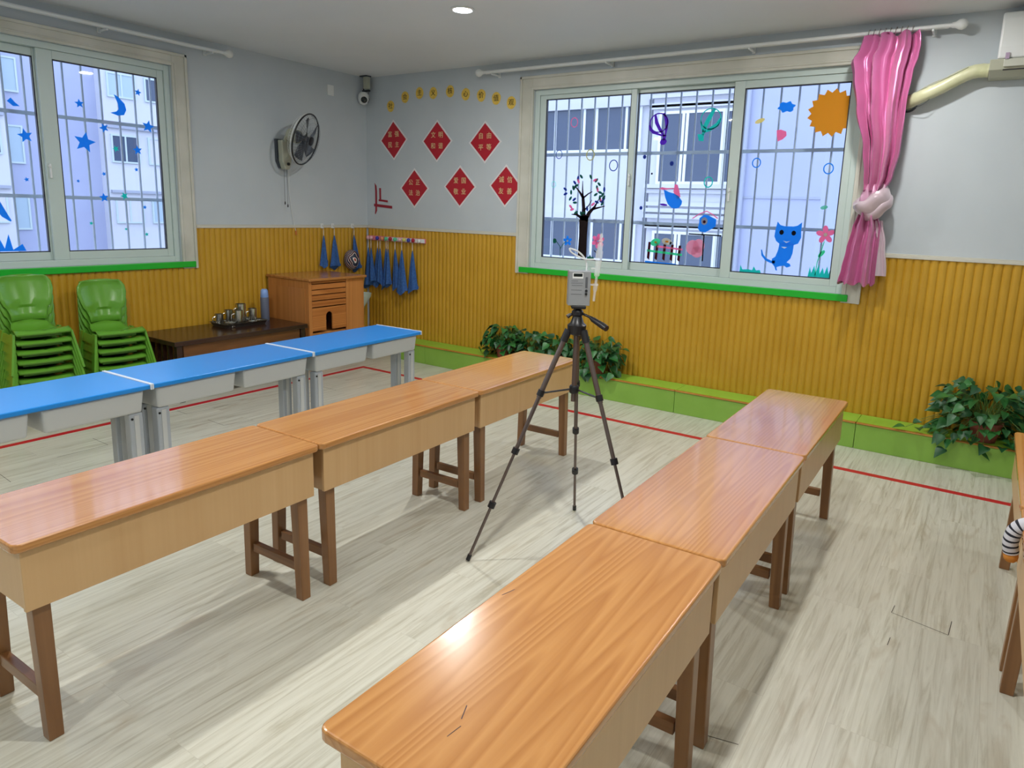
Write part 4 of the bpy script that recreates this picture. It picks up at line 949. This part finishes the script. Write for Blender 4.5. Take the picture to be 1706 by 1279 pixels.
SM.mk('bird_sticker',[('wing',STK,[[(3.462,1.74),(3.47,1.80),(3.495,1.795),(3.515,1.74),(3.525,1.70),(3.50,1.68)],[(3.335,1.762),(3.36,1.775),(3.40,1.768),(3.465,1.77),(3.46,1.764),(3.375,1.752)]],[]),('body',STB,[[(3.376,1.758),(3.42,1.738),(3.47,1.725),(3.51,1.705),(3.543,1.665),(3.540,1.64),(3.52,1.612),(3.49,1.605),(3.455,1.61),(3.42,1.64),(3.395,1.69)]],[])],'blue leaf-shaped bird sticker with a pink wing on the middle pane')
SM.mk('leaf_sticker',[('leaf',STP,[ell(3.384,1.634,.034,.009,-.1)],[])],'small purple oval sticker beside the blue bird')
SM.mk('bird_house_sticker',[('house',STB,[[(3.70,1.535),(3.735,1.565),(3.77,1.56),(3.838,1.53),(3.838,1.475),(3.80,1.45),(3.755,1.424),(3.71,1.43),(3.692,1.455),(3.70,1.50)]],[]),('roof',STK,[stroke([(3.64,1.53),(3.70,1.57),(3.755,1.592),(3.80,1.57),(3.85,1.537)],.008)],[]),('opening',STW,[ell(3.742,1.513,.026,.030)],[]),('bird',STR,[ell(3.742,1.508,.012,.012)],[])],'blue bird house sticker with a pink roof on the middle pane')
SM.mk('table_sticker',[('table',STBK,[stroke([(3.618,1.407),(3.89,1.404)],.011),stroke([(3.747,1.404),(3.750,1.195)],.011)],[])],'black T-shaped post sticker under the bird house')
SM.mk('blossom_sticker',[('petals',clear('faded_pink_film',(250,150,180),.45),[ell(3.66,1.30,.055,.06),ell(3.71,1.315,.05,.055),ell(3.70,1.265,.05,.045)],[])],'faded pink blossom sticker beside the post sticker')
sl = [[(u-.010,1.19),(u-.004,1.325-.004*i),(u+.018,1.325-.004*i),(u+.012,1.175)] for i,u in enumerate((3.275,3.345,3.413,3.48,3.545))]
SM.mk('fence_sticker',[('slats',STR,sl,[]),('top_rail',STK,[[(3.35,1.300),(3.575,1.285),(3.575,1.270),(3.35,1.283)]],[]),('middle_rail',STG,[[(3.262,1.262),(3.575,1.243),(3.575,1.224),(3.262,1.244)]],[]),('base',STB,[[(3.25,1.166),(3.53,1.158),(3.53,1.147),(3.25,1.150)]],[]),('green_bird',STG,[ell(3.335,1.325,.045,.030,.35)],[]),('cream_bird',STW,[ell(3.435,1.335,.045,.028,-.2),[(3.465,1.335),(3.50,1.33),(3.46,1.31)]],[]),('seed',STO,[ell(3.337,1.325,.012,.009),ell(3.437,1.335,.016,.009)],[])],'striped fence sticker with two small birds on the middle pane')
# right pane
pts = []
for i in range(34):
    a = 2*pi*i/34; r = .168 if i%2==0 else .140; pts.append((4.622+r*cos(a),2.297+r*.98*sin(a)))
SL.mk('sun_sticker',[('sun',STO,[pts],[])],'large orange sun sticker at the top of the right pane')
SL.mk('cloud_sticker',[('cloud',STB,[[(4.305+.058*(1+.14*sin(6*t))*cos(t),2.352+.036*(1+.18*sin(6*t+1))*sin(t)) for t in [2*pi*k/36 for k in range(36)]]],[])],'blue cloud sticker left of the sun sticker')
SL.mk('patch_sticker',[('patch',clear('faded_yellow_film',(240,225,120),.7),[ell(4.121,2.262,.038,.016,.35)],[])],'faint yellow patch sticker at the upper left of the right pane')
SL.mk('patch_sticker',[('patch',STK,[[(4.25,2.19),(4.28,2.195),(4.32,2.18),(4.325,2.15),(4.30,2.125),(4.265,2.11),(4.255,2.15)]],[])],'pink patch sticker below the blue cloud')
SL.mk('ring_sticker',[('ring',STB,[],[(4.124,1.959,.034,.008,1.1)])],'blue ring sticker at the left of the right pane',group='ring stickers on the wide window')
SL.mk('ring_sticker',[('ring',STB,[],[(4.639,1.914,.036,.008,1.1)])],'blue ring sticker at the right below the sun sticker',group='ring stickers on the wide window')
head = [(4.322,1.53),(4.345,1.505),(4.375,1.498),(4.44,1.498),(4.468,1.505),(4.498,1.53),(4.497,1.47),(4.502,1.42),(4.485,1.375),(4.45,1.36),(4.36,1.36),(4.325,1.385),(4.308,1.42),(4.312,1.47)]
body = [(4.35,1.37),(4.455,1.37),(4.452,1.30),(4.44,1.26),(4.415,1.232),(4.44,1.222),(4.448,1.205),(4.42,1.192),(4.40,1.205),(4.37,1.200),(4.345,1.190),(4.352,1.165),(4.34,1.168),(4.330,1.195),(4.31,1.215),(4.305,1.25),(4.33,1.27),(4.345,1.32)]
tail = stroke([(4.222,1.315),(4.232,1.275),(4.262,1.243),(4.30,1.228),(4.33,1.228)],[.008,.016,.018,.020,.022])
SL.mk('cat_sticker',[('head_and_body',STB,[body,tail],[]),('head',STB,[head],[]),('eye',STBK,[ell(4.358,1.452,.016,.018)],[]),('eye',STBK,[ell(4.446,1.450,.016,.018)],[]),('mouth',clear('pale_film',(190,215,245),.9),[[(4.375,1.392),(4.40,1.384),(4.43,1.392),(4.40,1.375)],[(4.365,1.345),(4.41,1.345),(4.39,1.332)]],[])],'blue cat sticker with black eyes and a curled tail on the right pane')
SL.mk('flower_sticker',[('stem',STG,[stroke([(4.626,1.15),(4.632,1.25),(4.65,1.32),(4.665,1.40)],.006),ell(4.655,1.31,.032,.014,.9)],[]),('petals',STK,flower(4.668,1.448,.060,5),[]),('centre',STW,[ell(4.668,1.448,.014,.014)],[])],'pink flower sticker right of the cat sticker')
SL.mk('grass_sticker',[('grass',STT,[[(4.068,1.137),(4.072,1.19),(4.09,1.155),(4.13,1.16),(4.165,1.155),(4.175,1.185),(4.195,1.155),(4.225,1.16),(4.232,1.137)]],[])],'teal grass sticker at the lower left of the right pane')
g = [(4.575,1.138)]
for i in range(7): g += [(4.585+.03*i,1.21+.012*((i*7)%3)),(4.598+.03*i,1.165)]
g += [(4.785,1.138)]
SL.mk('grass_sticker',[('grass',STT,[g],[])],'tall teal grass sticker under the pink flower of the right pane')
SL.mk('patch_sticker',[('patch',clear('faded_green_film',(70,190,160),.6),[ell(4.638,1.641,.026,.014,.2)],[])],'faint green patch sticker in the middle of the right pane')

mat = _mat
# ------------------------------------------------------------------ potted plants
def plant(x,y,z0,R,H,n,label,seed,pot=True,ls=1.12,pr=.085,ph=.13,trail=(),squash=.7,mt=LEAF):
    rnd = random.Random(seed)
    e_ = empty('potted_plant',(x,y,z0),label=label,cat='plant',group='potted ivy plants on the green step')
    if pot:
        MB().lathe([(pr*.72,0),(pr*.95,ph*.9),(pr*1.05,ph*.9),(pr*1.05,ph),(pr*.92,ph),(pr*.88,ph*.86)],n=24).build('pot',TERRA,e_,smooth=True)
        MB().lathe([(pr*.86,ph*.80),(pr*.86,ph*.865)],n=20).build('soil',SOIL,e_)
    fol = MB(); stm = MB()
    for k in range(n):
        a = rnd.uniform(0,2*pi); el = rnd.uniform(-.1,1)**1.0
        if k < len(trail): px,py,pz = trail[k]; tip = Vector((px,py,pz))
        else:
            rr = R*rnd.uniform(.35,1); tip = Vector((rr*cos(a),squash*rr*sin(a),ph*.7+H*rnd.uniform(.0,1)*(1-.45*(rr/R)**2)))
            if rr > R*.75 and rnd.random()<.4: tip.z = ph*.7-rnd.uniform(.0,.10)
        if y+tip.y > -.035: tip.y = -.035-y-rnd.uniform(0,.03)
        if tip.z < .02 and y+tip.y > -.285: tip.z = .02+rnd.uniform(0,.03)
        base = Vector((rnd.uniform(-.3,.3)*pr,rnd.uniform(-.3,.3)*pr,ph*.85)); mid = (base+tip)/2+Vector((0,0,.05+.05*rnd.random()))
        if k%2==0 or k<len(trail): stm.tube([base,mid,tip],.0018,4,cap=False)
        L_ = ls*rnd.uniform(.050,.082); W_ = L_*.42
        d = Vector((cos(a)+rnd.uniform(-.4,.4),sin(a)*.6-.35+rnd.uniform(-.4,.4),rnd.uniform(-1.0,.25))).normalized()
        up = Vector((rnd.uniform(-.5,.5),rnd.uniform(-.8,.2),1)); s = d.cross(up).normalized(); nrm_ = s.cross(d).normalized()
        out = [(0,0),(-.12,.55),(.08,.95),(.35,1.0),(.65,.66),(1,0)]
        mid_ = [tip+d*(L_*t)-nrm_*(L_*.22*t*t) for t in (0,.15,.35,.6,1.0)]
        vs = []; hw = (.55,1.0,.95,.60,0)
        for q,h in zip(mid_,hw): vs += [q-s*(W_*h)+nrm_*(W_*h*.30), q, q+s*(W_*h)+nrm_*(W_*h*.30)]
        for v_ in vs:
            if y+v_.y > -.022: v_.y = -.022-y
        fs_ = []
        for i in range(4): fs_ += [(3*i,3*i+1,3*i+4,3*i+3),(3*i+1,3*i+2,3*i+5,3*i+4)]
        fol.add(vs,fs_, k%2)
    me = fol.build('foliage',[LEAF,LEAF2],e_)
    for p in me.data.polygons: p.use_smooth = True
    stm.build('stems',STEMG,e_)
    return e_
plant(1.97,-.15,.186,.20,.24,150,'bushy green ivy in a terracotta pot, leftmost on the step',1,trail=((-.27,-.05,.06),(-.24,-.02,.12)))
plant(2.29,-.15,.186,.15,.24,80,'smaller green ivy plant on the step, second from the left',2,pr=.07,ph=.11)
plant(2.58,-.15,.186,.16,.22,90,'green ivy plant on the step partly behind the tripod leg',3,pr=.07,ph=.11)
plant(2.98,-.16,.186,.22,.24,160,'green ivy in a terracotta pot on the step, just right of the tripod',4,trail=((.05,-.16,.0),(-.05,-.17,.02),(.20,-.12,.02)))
plant(5.80,-.15,.186,.30,.33,230,'large trailing green ivy in a terracotta pot at the right edge',5,pr=.095,ph=.13,trail=((-.44,-.12,.03),(-.40,-.10,.07),(-.36,-.12,.02),(-.20,-.155,-.06),(.0,-.15,-.05)))
#plant(6.22,-.15,.186,.24,.28,110,'green ivy plant beyond the right edge of the view, beside the desk end',6)

# ------------------------------------------------------------------ tripod and air sampler
C0 = Vector((4.22,-2.75,0)); feet = [Vector((3.917,-3.11,.004)),Vector((4.03,-2.352,.004)),Vector((4.645,-2.83,.004))]
tp = empty('tripod',(4.22,-2.75,0),label='bronze and black camera tripod standing between the middle and right desk rows',cat='tripod')
to = -Vector(tp.location)
def ts(mb,nm,mt,par=tp,**k): o = mb.build(nm,mt,par,**k); o.location = to if par is tp else (0,0,0); return o
APZ = 1.045
for f in feet:
    d = (f-C0); d.z = 0; d.normalize(); topp = C0+d*.038+Vector((0,0,APZ)); ft = f
    P = lambda t: topp+(ft-topp)*t
    L1 = ts(MB().tube([P(.03),P(.29)],.0118,14),'leg',BRONZE,smooth=True)
    ts(MB().tube([P(.27),P(.53)],.0092,12),'leg_section',BRONZE,L1,smooth=True)
    ts(MB().tube([P(.51),P(.985)],.0068,12),'lower_section',BRONZE,L1,smooth=True)
    for t in (.27,.52,.755): ts(MB().tube([P(t-.012),P(t+.012)],.0165,10),'leg_lock',BLK,L1,smooth=True)
    ts(MB().tube([P(.975),P(.999)],.010,10),'rubber_foot',BLK,L1,smooth=True)
    ts(MB().tube([P(.0),P(.05)],.017,10),'leg_joint',BLK,L1,smooth=True)
    q = P(.27); c_ = C0+Vector((0,0,q.z+.012)); ts(MB().tube([c_+d*.016,q-d*.012],.0042,6),'brace',BLK,L1)
zb = (C0+Vector((0,0,APZ))).z
ts(MB().tube([C0+Vector((0,0,.72)),C0+Vector((0,0,1.03))],.0125,14),'centre_column',BRONZE,smooth=True)
qz = APZ+(0-APZ)*.27+.012
ts(MB().lathe([(.018,-.018),(.022,-.012),(.022,.012),(.018,.018)],c=tuple(C0+Vector((0,0,qz))),n=16),'brace_hub',BLK,smooth=True)
ts(MB().lathe([(.020,0),(.040,.008),(.042,.045),(.030,.055),(.020,.085),(.026,.09),(.026,.105),(.014,.118)],c=tuple(C0+Vector((0,0,1.02))),n=20),'shoulder',BLK,smooth=True)
cd_ = Vector((.56,-.83,0)).normalized(); cr_ = Vector((.83,.56,0)).normalized()
TB = Matrix(((cr_.x,-cd_.x,0,C0.x),(cr_.y,-cd_.y,0,C0.y),(0,0,1,0),(0,0,0,1)))   # x: right as seen, y: away from the camera
ts(MB().box(-.03,.034,-.028,.028,1.1385,1.153,T=TB),'head_plate',BLK,bevel=.004)
ts(MB().box(-.016,.016,-.016,.016,1.11,1.138,T=TB),'head_block',BLK,bevel=.004)
ts(MB().tube([TB@Vector(v_) for v_ in ((.018,-.01,1.118),(.05,-.04,1.108),(.062,-.055,1.100),(.10,-.11,1.082),(.115,-.13,1.074))],[.005,.006,.011,.014,.013],12),'pan_handle',BLK,smooth=True)
ts(MB().tube([TB@Vector(v_) for v_ in ((-.018,0,1.112),(-.034,0,1.108),(-.044,-.004,1.100))],[.006,.008,.010],8),'lock_lever',BLK,smooth=True)
sm = empty('air_sampler',(4.22,-2.75,1.1535),label='grey air sampler box with glass bubbler tubes mounted on the tripod',cat='measuring instrument')
sm.rotation_euler = (0,0,math.atan2(cr_.y,cr_.x)+.06)
MB().box(-.0475,.0475,-.028,.028,.0,.150).build('case',GREYM,sm,bevel=.003)
MB().box(-.046,.046,-.0292,-.0281,.002,.148).build('front_panel',mat('panel_grey',(150,154,158),.45,.2),sm)
MB().box(-.032,.014,-.0300,-.0293,.118,.142).build('display_bezel',WHT,sm)
MB().box(-.028,.010,-.0308,-.0301,.126,.139).build('display',GLD,sm)
MB().box(.024,.034,-.0312,-.0293,.078,.125).build('flow_meter',mat('flow_grey',(90,94,100),.3),sm,bevel=.001)
for z in (.066,.052): MB().lathe([(.0055,0),(.0055,.006),(.004,.008)],T=Matrix.Translation((.029,-.0293,z))@Matrix.Rotation(pi/2,4,'X'),n=12).build('knob',BLK,sm,smooth=True)
m = MB()
for z,x0,x1 in ((.107,-.036,-.008),(.098,-.036,.012),(.088,-.034,.012),(.068,-.036,.010),(.050,-.036,.010)):
    x = x0
    while x < x1: m.box(x,x+.0028,-.0298,-.0293,z-.0012,z+.0012); x += .0042
m.build('panel_print',mat('print_grey',(84,88,94),.5),sm)
MB().tube(spl([(.030,0,.150),(.030,0,.175),(.018,-.004,.205),(-.012,-.01,.232),(-.045,-.012,.243),(-.047,-.012,.238),(-.040,-.012,.228),(-.020,-.01,.216),(.02,-.012,.200),(.062,-.012,.200)]),.0038,8).build('hose',HOSE,sm,smooth=True)
MB().lathe([(.006,-.02),(.006,.02),(.010,.03),(.010,.055),(.006,.06),(.006,.085),(.013,.092),(.013,.15),(.0155,.155),(.0155,.195),(.012,.20),(.012,.225),(.007,.232),(.010,.24),(.006,.25),(.008,.262),(.004,.272)],T=Matrix.Translation((.068,-.012,.04))@Matrix.Rotation(radians(4),4,'Y'),n=16).build('glass_bubbler',CLEAR,sm,smooth=True)
MB().lathe([(.004,0),(.004,.03)],T=Matrix.Translation((.048,-.012,.160))@Matrix.Rotation(pi/2,4,'Y'),n=10).build('side_tube',CLEAR,sm,smooth=True)
MB().box(.046,.082,-.02,-.004,.088,.094).build('holder_clip',CLEAR,sm)

# ------------------------------------------------------------------ striped toy on the right-hand desk
def stripes():
    m = mat('black_white_stripes',(205,205,212),.85); nt,N,L,b = nodes(m)
    t = N.new('ShaderNodeTexCoord'); wv = N.new('ShaderNodeTexWave'); wv.bands_direction = 'Y'; wv.inputs['Scale'].default_value = 2.6; wv.inputs['Distortion'].default_value = 3.5; wv.inputs['Detail'].default_value = 2
    r = N.new('ShaderNodeValToRGB'); r.color_ramp.elements[0].position = .22; r.color_ramp.elements[0].color = lin((26,30,44)); r.color_ramp.elements[1].position = .32; r.color_ramp.elements[1].color = lin((206,206,214))
    L.new(t.outputs['UV'],wv.inputs[0]); L.new(wv.outputs[0],r.inputs[0]); L.new(r.outputs[0],b.inputs['Base Color']); return m
ty = empty('plush_toy',(5.98,-2.86,.633),label='black and white striped plush leg hanging over the desk at the right edge',cat='toy')
P = spl([(6.02,-2.88,.655),(5.96,-2.855,.660),(5.905,-2.84,.652),(5.872,-2.83,.625),(5.862,-2.825,.580),(5.868,-2.82,.540)],8)
m = MB().tube(P,[.022]*len(P),18)
o = m.build('striped_leg',stripes(),ty,smooth=True); o.location = -Vector(ty.location)
uv = o.data.uv_layers.new(name='UVMap')
for lp in o.data.loops:
    i = lp.vertex_index//18; j = lp.vertex_index%18; uv.data[lp.index].uv = (.03*abs(j-9),i*.035)
o = MB().lathe([(.012,-.02),(.019,-.012),(.021,0),(.018,.01)],c=(5.869,-2.82,.530),n=16).build('orange_tip',mat('orange_felt',(200,130,50),.9),ty,smooth=True); o.location = -Vector(ty.location)
MB().lathe([(.001,.0),(.035,.004),(.05,.03),(.045,.065),(.02,.085),(.001,.088)],c=(.09,-.03,.001),n=20).build('toy_body',stripes(),ty,smooth=True)
# bit of debris marks on the floor planks: lifted plank corners
m = MB(); EXTRA = ((1.154,-2.645,1.360,-2.651),(1.360,-2.651,1.398,-2.444),(.784,-2.660,.924,-2.663),(.924,-2.663,.921,-2.333),(.969,-3.329,1.169,-3.331),(1.169,-3.331,1.165,-3.62),(1.217,-3.928,1.388,-3.938),(.896,-1.513,1.207,-1.515),(5.255,-3.484,5.14,-3.51))
for (x0,y0,x1,y1) in EXTRA+((5.545,-2.406,5.746,-2.447),(5.545,-2.406,5.550,-2.34),(5.746,-2.447,5.752,-2.33),(5.56,-2.66,5.563,-2.60)):
    d = Vector((x1-x0,y1-y0,0)).normalized(); n = Vector((-d.y,d.x,0))*.0012
    m.add([(x0+n.x,y0+n.y,.0006),(x1+n.x,y1+n.y,.0006),(x1-n.x,y1-n.y,.0006),(x0-n.x,y0-n.y,.0006)],[(0,1,2,3)])
tag(m.build('plank_gap',mat('dark_gap',(60,54,44),.9)),kind='structure')
